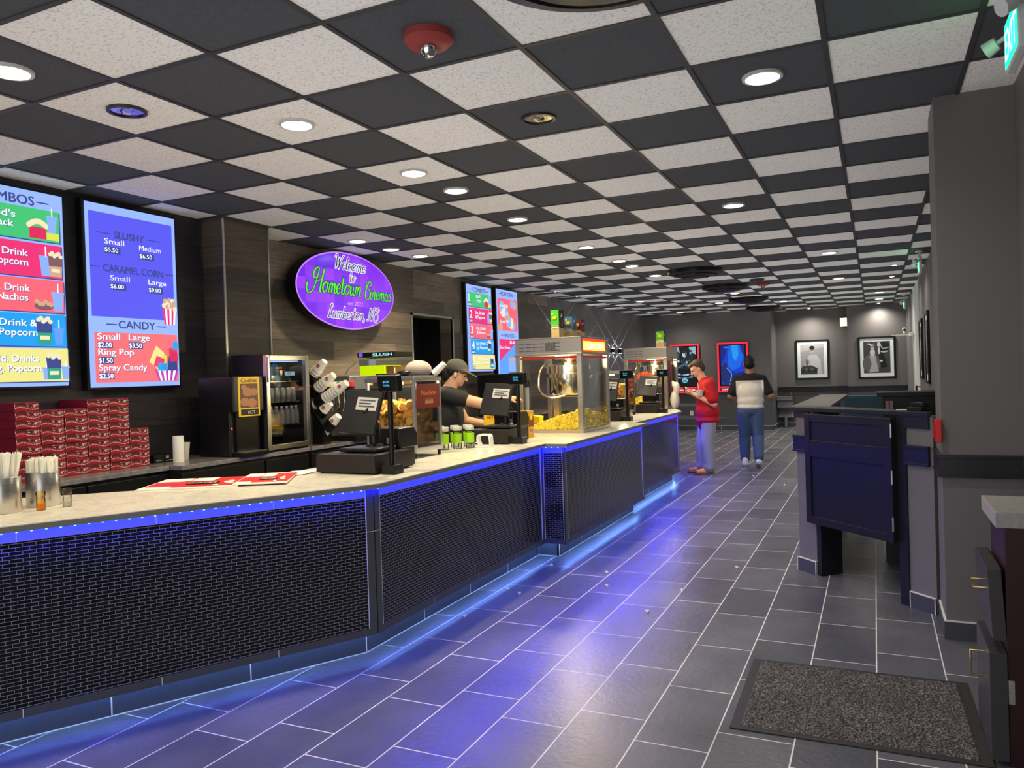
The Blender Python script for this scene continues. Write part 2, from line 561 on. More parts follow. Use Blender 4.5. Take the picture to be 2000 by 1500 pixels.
# pale door leaf and its frame in the right wall
d2 = struct(MB().box((XR+.01, 14.75, 0), (XR+.2, 17.25, ZC), M_WHITE_WALL).build('door_2'))
MB().box((XR-.01, 14.75, 0), (XR+.02, 14.85, 2.9), M_ALU).box((XR-.01, 17.15, 0), (XR+.02, 17.25, 2.9), M_ALU).build('door_frame', None, d2)
MB().cyl((XR-.06, 15.0, .95), (XR-.06, 15.0, 1.15), .015).cyl((XR-.06, 15, .97), (XR+.01, 15, .97), .01).cyl((XR-.06, 15, 1.13), (XR+.01, 15, 1.13), .01).build('door_handle', M_BLACKM, d2)
# column at the right
CX0, CY0, CY1 = .327, 4.88, 5.31
struct(MB().box((CX0, CY0, 0), (XR, CY1, ZC), M_WALL).build('column', None))
def rail(name, lo, hi, z0=ZR0, z1=ZR1):
    mb = MB().box((lo[0], lo[1], z0), (hi[0], hi[1], z1))
    mb.box((lo[0]-.006, lo[1]-.006, z1-.012), (hi[0]+.006, hi[1]+.006, z1+.004)).box((lo[0]-.006, lo[1]-.006, z0-.004), (hi[0]+.006, hi[1]+.006, z0+.01))
    return struct(mb.build(name, M_RAIL, bevel=.002))
rail('trim_1', (CX0-.018, CY0-.018), (XR, CY0-.0005))
rail('trim_2', (CX0-.018, CY0+.007), (CX0-.0005, CY1-.03))
rail('trim_3', (XC1, YB2-.02), (XC2, YB2)); rail('trim_4', (XC2, YB3-.02), (XR, YB3))
rail('trim_5', (XR-.018, 5.6), (XR, 14.7))
def basebd(name, lo, hi, along, n):
    """tile base with pale grout line on top and between tiles"""
    mb = MB().box((lo[0], lo[1], 0), (hi[0], hi[1], .1), M_BASE)
    mb.box((lo[0], lo[1], .1), (hi[0], hi[1], .106), M_GROUT)
    e = .0008
    for k in range(1, n):
        if along == 'x':
            X = lo[0]+(hi[0]-lo[0])*k/n; mb.box((X-.003, lo[1]-e, 0), (X+.003, hi[1]+e, .1), M_GROUT)
        else:
            Y = lo[1]+(hi[1]-lo[1])*k/n; mb.box((lo[0]-e, Y-.003, 0), (hi[0]+e, Y+.003, .1), M_GROUT)
    return struct(mb.build(name))
basebd('baseboard_back_left', (-5.5, YB1-.012), (XC1+.01, YB1), 'x', 5)
basebd('baseboard_back_return', (XC1, YB1-.012), (XC1+.012, YB2), 'y', 2)
basebd('baseboard_back_middle', (XC1, YB2-.012), (XC2, YB2), 'x', 3)
basebd('baseboard_back_right', (XC2, YB3-.012), (XR, YB3), 'x', 2)
basebd('baseboard_column_front', (CX0-.012, CY0-.012), (XR, CY0), 'x', 1)
basebd('baseboard_column_side', (CX0-.012, CY0), (CX0, CY1-.02), 'y', 1)
basebd('baseboard_right', (XR-.012, 5.5), (XR, 14.7), 'y', 15)

# ================================================================== SERVICE COUNTER
CT = .97                                 # worktop height
Ccor = (-2.538, 3.55); Dseg = (.4978, .8673)
A0 = (Ccor[0]-3.9*Dseg[0], Ccor[1]-3.9*Dseg[1])
FACE = [A0, Ccor, (-2.538, 5.96), (-2.35, 5.96), (-2.35, 8.37), (-2.51, 8.37), (-2.51, 10.79), (-3.25, 12.87)]
def offset_poly(P, d):
    """move an open polyline to its right by d (mitred)"""
    out = []
    n = len(P)
    def nrm(a, b):
        e = Vector((b[0]-a[0], b[1]-a[1])).normalized(); return Vector((e.y, -e.x))
    for i in range(n):
        if i == 0: q = nrm(P[0], P[1]); k = d
        elif i == n-1: q = nrm(P[-2], P[-1]); k = d
        else:
            n1, n2 = nrm(P[i-1], P[i]), nrm(P[i], P[i+1]); q = (n1+n2).normalized(); k = d/max(.3, q.dot(n1))
        out.append((P[i][0]+q.x*k, P[i][1]+q.y*k))
    return out
INNER = [(-3.9, 12.6), (-3.36, 11.0), (-3.36, 8.3), (-3.22, 8.3), (-3.22, 6.05), (-3.38, 6.05), (-3.38, 3.62), (-3.72, 2.97), (-4.0, 2.73), (-4.55, 2.3), (-4.62, .3)]
cb = thing('service_counter', 'long black service counter faced in small black mosaic bricks', 'counter')
core = MB()
fo = offset_poly(FACE, -.03)
core.prism(fo+[(x, y) for x, y in INNER], .166, .93, M_BLACK)
ko = offset_poly(FACE, -.1)
core.prism(offset_poly(FACE, -.13)+INNER, 0, .166, M_BLACK)
core.build('body', None, cb)
LENS = []
for i in range(len(FACE)-1):
    a, b = Vector(FACE[i]), Vector(FACE[i+1])
    L = (b-a).length; ang = math.atan2(b.y-a.y, b.x-a.x)
    o = MB().box((.002, 0, .165), (L-.002, .03, .889)).build('mosaic_panel', M_MOSAIC, cb)
    o.location = (a.x, a.y, 0); o.rotation_euler = (0, 0, ang)
    tr = MB()
    tr.box((.003, -.004, .128), (L-.003, .03, .166), M_BASE)
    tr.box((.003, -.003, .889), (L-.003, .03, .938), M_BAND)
    n = max(1, round(L/.6))
    for k in range(n+1):
        X = L*k/n
        tr.box((X-.0015, -.0045, .128), (X+.0015, 0, .166), M_GROUT) if 0 < k < n else None
        tr.box((X-.0015, -.004, .889), (X+.0015, 0, .938), M_GROUT) if 0 < k < n else None
    # edging tile at the segment's ends
    e = .05 if L > .5 else .01
    tr.box((.0035, -.005, .128), (e, .03, .94), M_BASE); tr.box((L-e, -.005, .128), (L-.0035, .03, .94), M_BASE)
    for X in (e, L-e): tr.box((X-.0012, -.0056, .166), (X+.0012, 0, .938), M_GROUT)
    if L > .5:
        for X in (0, L-e): tr.box((X, -.0056, .70), (X+e, 0, .702), M_GROUT)
    o = tr.build('edge_trim', None, cb); o.location = (a.x, a.y, 0); o.rotation_euler = (0, 0, ang)
for i in range(len(ko)-1):
    a, b = Vector(ko[i]), Vector(ko[i+1]); L = (b-a).length
    kb = MB().box((0, 0, 0), (L, .02, .165), M_BASE).box((0, -.004, 0), (L, 0, .004), M_GROUT)
    n = max(1, round(L/.61))
    for k in range(n+1): kb.box((L*k/n-.003, -.0012, 0), (L*k/n+.003, 0, .165), M_GROUT)
    o = kb.build('toe_kick', None, cb); o.location = (a.x, a.y, 0); o.rotation_euler = (0, 0, math.atan2(b.y-a.y, b.x-a.x))
to = offset_poly(FACE, .055)
M_CTOP = M_GRANITE
top = MB().prism(to+INNER, CT-.004, CT, M_CTOP)
top.prism(to+INNER, CT-.03, CT-.0041, M_STONE_EDGE)
tag(top.build('worktop'), 'pale polished stone worktop running the length of the black counter', 'worktop')
# LED strips: blue under the worktop edge, cool white under the panels
M_LEDB = emitm('led_blue', (0.0, .002, 1.0), LEDB_P := 440.0, True)
M_LEDD = emitm('led_blue_dot', (.12, .42, 1.0), 5.0)
M_LEDK = emitm('led_kick', (.16, .34, 1.0), LEDK_P := 62.0, True)
lb = MB(); lo_ = offset_poly(FACE, .010)
for i in range(len(lo_)-1):
    a, b = Vector(lo_[i]), Vector(lo_[i+1]); L = (b-a).length; e = (b-a)/L; nn = Vector((e.y, -e.x))
    for (p, q, w, z0, z1, mt) in ((a, b, .004, .9388, .9396, M_LEDB),):
        c1, c2 = p-nn*w, q-nn*w; c3, c4 = q+nn*w, p+nn*w
        lb.prism([(c1.x, c1.y), (c4.x, c4.y), (c3.x, c3.y), (c2.x, c2.y)], z0, z1, mt)
    for k in range(int(L/.055)):
        p = a+e*(.03+.055*k)+nn*.004
        lb.cbox((p.x, p.y, .935), (.006, .006, .008), M_LEDD)
tag(lb.build('led_strip'), 'bright blue LED strip under the edge of the stone worktop', 'light strip')
lk = MB(); lo_ = offset_poly(FACE, -.062)
for i in range(len(lo_)-1):
    if i == 3 or i == 6: pass
    a, b = Vector(lo_[i]), Vector(lo_[i+1]); L = (b-a).length; e = (b-a)/L; nn = Vector((e.y, -e.x))
    c1, c2, c3, c4 = a-nn*.005, b-nn*.005, b+nn*.005, a+nn*.005
    lk.prism([(c1.x, c1.y), (c4.x, c4.y), (c3.x, c3.y), (c2.x, c2.y)], .159, .163, M_LEDK)
tag(lk.build('led_strip'), 'cool white LED strip glowing above the toe kick of the counter', 'light strip')

# back counter along the left wall
BC = .95
for (x0, x1, ya, yb, lab, lab2) in ((-5.316, -4.78, -.5, 4.13, 'low black cabinet under the red snack boxes', 'grey granite top carrying the stacks of red snack boxes'),
        (-5.316, -4.665, 4.14, 5.018, 'low black cabinet under the black warmer with the yellow panel', 'grey granite top under the paper roll and the black warmer'),
        (-5.066, -4.665, 5.022, 5.58, 'low black cabinet under the small glass door fridge', 'grey granite top under the small glass door fridge'),
        (-5.494, -4.66, 5.6, 8.2, 'low black cabinet under the drink machines', 'grey granite top under the drink machines and cup holders')):
    b = thing('back_cabinet', lab, 'cabinet', ((x0+x1)/2, (ya+yb)/2, 0)); hx, hy = (x1-x0)/2, (yb-ya)/2
    MB().box((-hx, -hy, 0), (hx-.03, hy, BC-.037)).build('body', M_BLACK, b)
    n = max(1, round((yb-ya)/.7)); w = 2*hy/n
    for k in range(n):
        MB().box((hx-.03, -hy+k*w+.008, .1), (hx-.012, -hy+(k+1)*w-.008, BC-.06)).build('door', M_BLACKP, b, bevel=.003)
    tag(MB().box((x0, ya, BC-.035), (x1, yb, BC)).build('worktop', M_GRANITE_D, bevel=.004), lab2, 'worktop')
# ================================================================== CEILING FITTINGS
M_LENS = emitm('lamp_lens', (1.0, .93, .8), 14.0)
M_LENS_W = emitm('small_lamp_lens', (1.0, .96, .9), 10.0)
M_TRIMR = mat('downlight_trim', S(190, 186, 178), .35)
M_TRIMD = mat('dark_downlight_trim', S(60, 58, 56), .3, .5)
ZT = ZC-.006
def tile_xy(i, j): return ((i-GX)*T, (j+GY)*T)
def downlight(x, y, label, group, lit=True, small=False, power=1.0, warm=(1.0, .86, .66)):
    r = .085 if not small else .04
    t = thing('downlight', label, 'ceiling light', (x, y, ZC), 0, group)
    MB().lathe([(r*1.18, -.0), (r*1.16, -.012), (r*.98, -.014), (r*.96, -.006)], seg=24, cap=False).build('trim_ring', M_TRIMR if lit else M_TRIMD, t, True)
    if lit:
        MB().lathe([(r*.97, -.006), (r*.8, -.012), (r*.4, -.016), (.001, -.017)], seg=24).build('lens', M_LENS if not small else M_LENS_W, t, True)
        ld = bpy.data.lights.new('bulb', 'SPOT'); ld.energy = SPOT_W*power; ld.spot_size = math.radians(150); ld.spot_blend = 1.0
        ld.shadow_soft_size = .06; ld.color = warm
        lo = bpy.data.objects.new('bulb', ld); COL.objects.link(lo); lo.parent = t; lo.location = (0, 0, -.035)
    else:
        MB().lathe([(r*.97, -.006), (r*.8, .0), (.001, .0)], seg=24).build('reflector', M_CHROME, t, True)
        MB().ell((0, 0, -.008), (r*.4, r*.4, .014), 14, 8).build('bulb_glass', M_GLASS, t, True)
    return t
CNT = [(-2.5, -.5), (-1.5, 1.5), (-1.5, 3.5), (-1.5, 4.5), (-1.6, 6.6), (-1.6, 9.7), (-1.6, 11.8), (-1.6, 12.75), (-1.6, 14.8)]
NTH = ['first', 'second', 'third', 'fourth', 'fifth', 'sixth', 'seventh', 'eighth', 'ninth', 'tenth', 'eleventh', 'twelfth']
WARMC = (1.0, .84, .56)
for k, (i, j) in enumerate(CNT):
    x, y = tile_xy(i, j)
    downlight(x, y, 'lit round downlight above the service counter, %s of that row from the entrance' % NTH[k], 'downlights above the counter', warm=WARMC, power=1.7)
for k, (i, j) in enumerate([(-4.65, 6.7), (-4.68, 7.75), (-4.64, 8.7)]):
    x, y = tile_xy(i, j)
    downlight(x, y, 'lit round downlight close to the wall by the purple oval sign, %s from the entrance' % NTH[k], 'downlights by the oval sign', warm=WARMC, power=1.6)
COOL = (1.0, .92, .8)
for (i, j), lab in zip([(2.5, 2.5), (1.47, 7.47), (2.47, 13.5), (2.45, 18.8), (-.64, 20.9), (-1.7, 24.1), (.35, 25.3), (-3.85, 21.4), (-3.88, 27.5)],
        ['lit round downlight in the dark tile nearest the green exit sign', 'lit round downlight in a dark tile over the middle of the walkway',
         'lit round downlight in a white tile over the walkway beside the long desk', 'lit round downlight in a dark tile far down the walkway before the desk end',
         'lit round downlight beside the third round black ceiling vent', 'lit round downlight left of the fourth round black vent',
         'lit round downlight right of the rearmost round black vent', 'lit round downlight near the starburst wall lights', 'lit round downlight nearest the left end of the rear wall']):
    x, y = tile_xy(i, j)
    downlight(x, y, lab, 'downlights over the walkway', warm=COOL)
for (i, j), lab in zip([(3.47, 24.2), (3.49, 27.05), (3.48, 29.2)], ['lit downlight in front of the dancers picture, first of three', 'lit downlight in front of the dancers picture, second of three', 'lit downlight close to the wall above the dancers picture, last of three']):
    x, y = tile_xy(i, j); downlight(x, y, lab, 'downlights before the dancers picture', warm=COOL, small=(j > 29), power=1.5)
x, y = tile_xy(.52, 29.2)
downlight((-1.45), 20.75, 'small lit downlight close to the wall above the seated man picture', 'small picture downlights', warm=COOL, small=True, power=2.2)
for (yy, lab) in ((12.75, 'small lit picture light near the right wall, the nearer of two'), (14.35, 'small lit picture light near the right wall, the farther of two')):
    downlight(.3, yy, lab, 'small picture downlights', warm=COOL, small=True, power=.6)
x, y = tile_xy(-2.5, .5); downlight(x, y, 'unlit round downlight in a white tile near the left menu screens', 'unlit downlights', lit=False)
x, y = tile_xy(.5, 2.5); downlight(x, y, 'unlit round downlight in a dark tile over the walkway', 'unlit downlights', lit=False)

# red alarm strobes
M_ALARM = mat('alarm_red', S(140, 58, 56), .5)
def strobe(x, y, label):
    t = thing('alarm_strobe', label, 'fire alarm', (x, y, ZC))
    MB().lathe([(.105, 0), (.105, -.03), (.085, -.05), (.05, -.056), (.001, -.056)], seg=28).build('base', M_ALARM, t, True)
    MB().lathe([(.034, -.05), (.034, -.075), (.02, -.095), (.001, -.1)], seg=18).build('strobe_lens', M_CHROME, t, True)
x, y = tile_xy(.52, .5)
strobe(x, y, 'round red alarm strobe on the dark ceiling tile near the camera')
x, y = tile_xy(.5, 18.5)
strobe(x, y, 'small red alarm strobe on the ceiling far down the walkway')
t = tag(MB().lathe([(.12, 0), (.12, -.02), (.1, -.03), (.001, -.03)], c=(*tile_xy(.47, 17.5), ZC), seg=24).build('ceiling_speaker', M_TRIMD, None, True), 'flat grey disc on a white ceiling tile before the far red strobe', 'ceiling disc')
# round black ceiling diffusers
def vent(x, y, r, label):
    t = thing('ceiling_vent', label, 'ceiling vent', (x, y, ZC), 0, 'round black ceiling vents')
    MB().box((-.3, -.3, -.01), (.3, .3, 0)).build('mounting_plate', M_BLACK, t)
    MB().lathe([(r, -.01), (r*.98, -.05), (r*.8, -.075), (r*.78, -.06), (r*.95, -.02)], seg=40, cap=False).build('outer_ring', M_BLACKM, t, True)
    MB().lathe([(r*.72, -.045), (r*.7, -.085), (r*.5, -.105), (r*.48, -.09), (r*.68, -.05)], seg=36, cap=False).build('middle_ring', M_BLACKM, t, True)
    MB().lathe([(r*.42, -.07), (r*.4, -.11), (r*.2, -.12), (.001, -.12)], seg=30).build('inner_cone', M_BLACKM, t, True)
for (i, j), lab in zip([(1.95, -.1), (-.55, 14.5), (-.55, 18.55), (-.55, 23.1), (-.6, 27.4)],
        ['big round black vent at the top edge of the picture', 'round black ceiling vent nearest of the row above the walkway', 'round black ceiling vent, second of the row above the walkway',
         'round black ceiling vent, third of the row above the walkway', 'round black ceiling vent, rearmost of the row above the walkway']):
    x, y = tile_xy(i, j); vent(x, y, .45 if j < 0 else .4, lab)

# exit signs
M_EXITW = mat('exit_housing', S(190, 190, 192), .4)
M_EXITG = emitm('exit_green', (.0, 1.0, .25), 3.2, True)
M_EXITD = mat('exit_letters', S(235, 245, 238), .5, emit=(.75, 1.0, .85), power=1.0)
def exit_sign(x, y, label, z=2.8):
    t = thing('exit_sign', label, 'exit sign', (x, y, z), 0, 'green exit signs along the right wall')
    h = MB(); h.box((0, -.16, -.1), (.035, .16, .1)); h.build('housing', M_EXITW, t, bevel=.006)
    MB().box((.0, -.02, .1), (.03, .02, ZC-z)).lathe([(.05, 0), (.05, .02)], c=(.015, 0, ZC-z-.02), seg=16).build('ceiling_mount', M_EXITW, t)
    a = Art((-.002, .14, -.085), (0, -1, 0), (0, 0, 1))
    a.rect(0, 0, .28, .17, M_EXITG); a.text('EXIT', .14, .025, .12, M_EXITD, 'c', bold=.02, fit=.25)
    a.mb.build('sign_face', None, t)
    for s in (-1, 1):
        MB().cyl((-.02, s*.2, .05), (-.06, s*.22, .03), .028, .034, 14).cyl((.015, s*.16, .06), (-.02, s*.2, .05), .01, .01, 8).build('lamp_head', M_EXITW, t, True)
exit_sign(.51, 3.56, 'green-lit exit sign with two lamp heads at the top right corner', 2.79)
exit_sign(.55, 11.4, 'green-lit exit sign on the ceiling past the column, second from the entrance', 2.8)
exit_sign(.6, 18.5, 'green-lit exit sign farthest down the right wall', 2.8)
M_EXY = emitm('lit_sign_yellow', (1.0, .8, .38), 3.0, True)
t = thing('emergency_light', 'small glowing yellow sign on the rear wall between the two pictures', 'wall light', (-.66, 21.05, 2.62))
MB().box((-.08, 0, -.1), (.08, .14, .1)).build('housing', M_EXITW, t, bevel=.008)
MB().box((-.09, -.012, -.1), (.09, 0, .1)).build('lit_face', M_EXY, t)
# ================================================================== ON THE FRONT WORKTOP
ORD = NTH
# --- steel cans of wrapped straws
M_STRAW = mat('straw_paper', S(238, 234, 216), .75)
def can(x, y, label): 
    t = thing('straw_can', label, 'container', (x, y, CT))
    MB().lathe([(.072, 0), (.074, .004), (.074, .166), (.0725, .168), (.071, .166), (.071, .01), (.001, .008)], seg=36).build('can', M_STEEL, t, True)
    return t
can(-3.735, 2.275, 'brushed steel can of leaning straws at the left edge of the picture')
can(-3.745, 2.475, 'brushed steel can packed with upright straws, right of the first can')
sb = MB().box((-.0055, -.0055, 0), (.0055, .0055, .262)).box((-.007, -.0015, .0), (.007, .0015, .27))
straw0 = sb.build('straw', M_STRAW); first = True
rnd = random.Random(3)
def straw(x, y, z, rx, ry, rz, label, group):
    global first
    o = straw0 if first else straw0.copy()
    if not first: COL.objects.link(o)
    first = False
    o.location = (x, y, z); o.rotation_euler = (rx, ry, rz)
    tag(o, label, 'straw', group)
for k in range(26):
    a = rnd.random()*2*PI; r = .058*math.sqrt(rnd.random())
    lean = .16 if k % 3 else .3
    straw(-3.735+r*math.cos(a)*.7, 2.275+r*math.sin(a)*.7, CT+.012, rnd.uniform(-.5, .3)*lean, (r*math.cos(a)*6+rnd.uniform(-.3, .3))*lean*1.6, rnd.random()*3,
          'paper-wrapped straw leaning in the leftmost steel can', 'straws in the leftmost can')
n = 0
for k in range(100):
    gx, gy = (k % 10-4.5)*.0142, (k//10-4.5)*.0142
    if gx*gx+gy*gy > .066**2: continue
    n += 1
    straw(-3.745+gx, 2.475+gy, CT+.012, rnd.uniform(-.02, .02), rnd.uniform(-.02, .02), rnd.random()*3,
          'paper-wrapped straw standing upright in the packed steel can', 'straws in the packed can'); o_ = COL.objects[-1]; o_.scale.z = .80+rnd.uniform(0, .05)
# --- seasoning shakers
def shaker(x, y, label, glass, fill, level):
    t = thing('seasoning_shaker', label, 'shaker', (x, y, CT))
    MB().lathe([(.017, 0), (.0195, .003), (.0195, .056), (.017, .062)], seg=20).build('jar', glass, t, True)
    MB().lathe([(.0165, .002), (.0165, level)], seg=18).build('seasoning', fill, t, True)
    MB().lathe([(.018, .06), (.0205, .066), (.0215, .086), (.019, .09), (.001, .09)], seg=20).build('cap', glass, t, True)
M_GL_A = panem('amber_glass', (1.0, .86, .55), .12); M_GL_C = panem('shaker_glass', (.92, .92, .88), .16)
shaker(-3.607, 2.37, 'small clear shaker half full of orange seasoning in front of the cans', M_GL_A, mat('orange_powder', S(240, 150, 10), .8), .034)
shaker(-3.575, 2.48, 'small clear shaker of pale salt right of the straw cans', M_GL_C, mat('salt', S(220, 216, 196), .8), .028)
# --- flattened red and white cartons
M_CARD_R = mat('carton_red', S(196, 40, 44), .55); M_CARD_W = mat('carton_white', S(238, 228, 212), .7); M_CARD_I = mat('carton_ink', S(40, 20, 24), .6)
def carton(pts, z, label, text):
    P = [Vector((a, b)) for a, b in pts]
    c = sum(P, Vector((0, 0)))/4
    t = thing('flat_carton', label, 'carton', (c.x, c.y, z))
    L = [(q.x-c.x, q.y-c.y) for q in P]
    MB().prism(L, 0, .006, M_CARD_W).build('card', None, t)
    u = (Vector(L[1])-Vector(L[0])); v = Vector(L[3])-Vector(L[0])
    a = Art((L[0][0], L[0][1], .0065), (u.x/u.length, u.y/u.length, 0), (v.x/v.length, v.y/v.length, 0), step=.0004)
    W, H = u.length, v.length
    a.rect(.30*W, .08*H, .98*W, .98*H, M_CARD_R); a.rect(.02*W, .2*H, .3*W, .62*H, M_CARD_R)
    a.rect(.05*W, .66*H, .34*W, .93*H, M_CARD_W); a.rect(.36*W, .62*H, .6*W, .95*H, M_CARD_W)
    for k in range(7): a.ell((.8+.06*math.cos(k*1.9))*W, (.3+.2*math.sin(k*2.3))*H, .03*W, .05*H, M_CARD_W, 10)
    a.rect(.40*W, .28*H, .72*W, .46*H, M_CARD_I); a.text(text, .42*W, .32*H, .1*H, M_CARD_W, fit=.28*W)
    a.mb.build('printing', None, t)
carton([(-3.69, 2.955), (-3.22, 3.235), (-3.47, 3.60), (-3.90, 3.345)], CT+.001, 'left flattened red and white snack carton on the worktop', 'SNACKS')
carton([(-3.25, 3.225), (-2.99, 3.37), (-3.27, 3.79), (-3.50, 3.62)], CT+.009, 'right flattened red and white snack carton lapping over the left one', 'POPCORN')
# crumpled paper sheet by the cash drawer
mb = MB(); rn = random.Random(5); G = {}
for i in range(7):
    for j in range(6):
        e = max(abs(i-3)/3, abs(j-2.5)/2.5)
        G[i, j] = len(mb.v); mb.v.append((i*.03-.09+rn.uniform(-.008, .008), j*.032-.08+rn.uniform(-.008, .008), (.004+(.035 if i+j > 8 else .012)*rn.random()*(1.4-e))))
for i in range(6):
    for j in range(5):
        mb.f.append([G[i, j], G[i+1, j], G[i+1, j+1], G[i, j+1]]); mb.m.append(0)
o = mb.build('paper_sheet', M_PAPER, loc=(-3.28, 3.80, CT+.001)); sd = o.modifiers.new('solid', 'SOLIDIFY'); sd.thickness = .001
tag(o, 'crumpled white paper sheet between the cartons and the first cash drawer', 'paper')

# --- point-of-sale sets
M_SCREEN_B = mat('tablet_back', S(24, 24, 27), .4); M_DISP = emitm('pos_display_blue', (.05, .5, .75), 1.1); M_DISPK = mat('display_glass', (.006, .006, .008), .12)
M_LABEL = mat('sticker_paper', S(176, 176, 176), .6); M_INK = mat('sticker_ink', S(70, 70, 74), .6)
M_DRAWER = mat('drawer_metal', S(34, 31, 32), .42, .2)
POSW = ['nearest the camera', 'beside the cashier', 'past the large popcorn machine', 'at the far counter end']
def pos_set(k, x, y, dw=.44, tilt=0.0):
    w = POSW[k]
    t = thing('cash_drawer', 'black steel cash drawer %s' % w, 'cash drawer', (x, y, CT), 0, 'cash drawers on the counter')
    MB().box((0, 0, .008), (dw, .42, .118)).build('housing', M_DRAWER, t, bevel=.003)
    MB().box((-.004, .01, .015), (0, .41, .11)).build('drawer_front', M_BLACKP, t, bevel=.002)
    for a, b in ((.03, .03), (dw-.03, .03), (.03, .39), (dw-.03, .39)): MB().lathe([(.012, 0), (.012, .009)], c=(a, b, 0), seg=10).build('foot', M_BLACKP, t)
    # tablet till on a stalk, its back to the customers
    s = thing('till_tablet', 'black tablet till with notice sheet %s' % w, 'till', (x+.24, y+.2, CT+.118), 0, 'tablet tills on the cash drawers')
    MB().box((-.14, -.1, .006), (.14, .13, .03)).build('base_plate', M_SCREEN_B, s, bevel=.008)
    MB().tube([(0.03, .05, .02), (0.03, .05, .16), (.02, .03, .24), (0, .0, .27)], [.035, .033, .032, .03], 14).lathe([(.06, .03), (.05, .045), (.03, .05)], c=(.03, .05, 0), seg=18).build('stalk', M_BLACKP, s, True)
    R = Matrix.Translation((-.03, .0, .25)) @ Euler((math.radians(-20), math.radians(4), 0)).to_matrix().to_4x4()
    MB().box((-.135, -.012, -.145), (.135, .012, .145), None, R).build('tablet', M_SCREEN_B, s, bevel=.006)
    MB().box((-.125, .0122, -.135), (.125, .013, .135), None, R).build('screen', M_DISPK, s)
    mb = MB().box((-.04, -.016, .01), (.115, -.0128, .095), M_LABEL, R)
    a = Art((0, 0, 0), (1, 0, 0), (0, 0, 1)); a.O = Vector((-.04, -.0165, .01)); a.N = Vector((0, -1, 0))
    for q, wd in ((.06, .12), (.04, .09), (.022, .12)): a.rect(.018, q, .018+wd, q+.009, M_INK)
    mb.add([R @ Vector(v) for v in a.mb.v], a.mb.f, M_INK); mb.build('printed_notice', None, s)
    MB().tube(beads([(.1, -.02, .2), (.13, -.03, .17), (.12, -.02, .1), (.1, .06, .03)]), .003, 6).build('cable', M_BLACKP, s, True)
    # customer display on a pole
    p = thing('customer_display', 'small customer display on a tall black pole %s' % w, 'display', (x+dw+.065, y+.09, CT), 0, 'pole displays on the counter')
    MB().box((-.05, -.05, 0), (.05, .05, .055)).build('base', M_BLACKM, p, bevel=.006)
    MB().cyl((0, 0, .05), (0, 0, .50), .0165, seg=16).build('pole', M_BLACKM, p, True)
    Q = Matrix.Translation((0, 0, .545)) @ Euler((math.radians(8), 0, math.radians(-8))).to_matrix().to_4x4()
    MB().box((-.078, -.022, -.05), (.078, .03, .05), None, Q).build('display_head', M_BLACKP, p, bevel=.006)
    a = Art((-.072, -.0226, -.044), (1, 0, 0), (0, 0, 1)); a.rect(0, 0, .144, .088, M_DISPK)
    a.text('$0.00', .04, .05, .014, M_DISP, fit=.05, bold=.02); a.text('TOTAL', .04, .03, .012, M_DISP, fit=.05, bold=.02)
    m2 = MB(); [m2.add([Q @ Vector(v) for v in a.mb.v], [f], a.mb.mats[mi_]) for f, mi_ in ()]
    for f, mi_ in zip(a.mb.f, a.mb.m): m2.add([Q @ Vector(a.mb.v[i]) for i in f], [tuple(range(len(f)))], a.mb.mats[mi_])
    m2.build('display_screen', None, p)
    # receipt printer behind
    r = thing('receipt_printer', 'black receipt printer with dangling cables %s' % w, 'printer', (x+dw-.12, y+.50, CT), 0, 'receipt printers on the counter')
    MB().box((-.16, -.07, 0), (.03, .09, .12)).build('stand', M_BLACKP, r, bevel=.004)
    MB().prism([(-.1, 0), (.12, 0), (.12, .09), (.08, .13), (-.1, .13)], -.19, .05, None, Matrix.Translation((0, -.02, .12)) @ Matrix(((0, 0, 1, 0), (1, 0, 0, 0), (0, 1, 0, 0), (0, 0, 0, 1)))).build('body', M_BLACKP, r, bevel=.006)
    MB().box((-.05, -.1215, .15), (-.01, -.1195, .19)).build('port_panel', M_LABEL, r)
    for q in (0, 1):
        MB().tube(beads([(.02+q*.02, -.1, .14), (.05+q*.02, -.13, .06), (.07+q*.03, -.1, .006), (.02, -.08+q*.05, .006), (-.03, -.1, .008)]), .0035, 6).build('cable', M_BLACKP, r, True)
pos_set(0, -3.16, 3.83); pos_set(1, -3.17, 5.79, .40); pos_set(2, -3.11, 8.66, .42); pos_set(3, -3.07, 10.36, .38)

# --- nacho chip warmers
M_CHIP = mat('tortilla_chip', S(232, 184, 92), .7, bump=(60, .4, .002))
M_NACHO_R = mat('nacho_panel_red', S(120, 22, 26), .4); M_NACHO_T = mat('nacho_panel_text', S(232, 120, 40), .5); M_CHIPPIC = mat('printed_chip', S(176, 130, 74), .6)
M_WARM = emitm('warm_lamp', (1.0, .72, .3), 4.0, True)
def chips(mb, lo, hi, n, rn, r=.032):
    for _ in range(n):
        c = [rn.uniform(lo[i], hi[i]) for i in range(3)]
        M = Matrix.Translation(c) @ Euler((rn.uniform(-1.5, 1.5), rn.uniform(-1.5, 1.5), rn.uniform(0, 6))).to_matrix().to_4x4()
        v = []; f = []; q = 11; rr = r*rn.uniform(.75, 1.1)
        for ring, (k, h) in enumerate(((1.0, .0), (.55, -.006))):
            for j in range(q): a = 2*PI*j/q; v.append((rr*k*math.cos(a), rr*k*math.sin(a), h+.007*math.cos(2*a)*k))
        v.append((0, 0, -.008))
        for j in range(q): f += [(j, (j+1) % q, q+(j+1) % q, q+j), (q+j, q+(j+1) % q, 2*q)]
        mb.add(v, f, None, M)
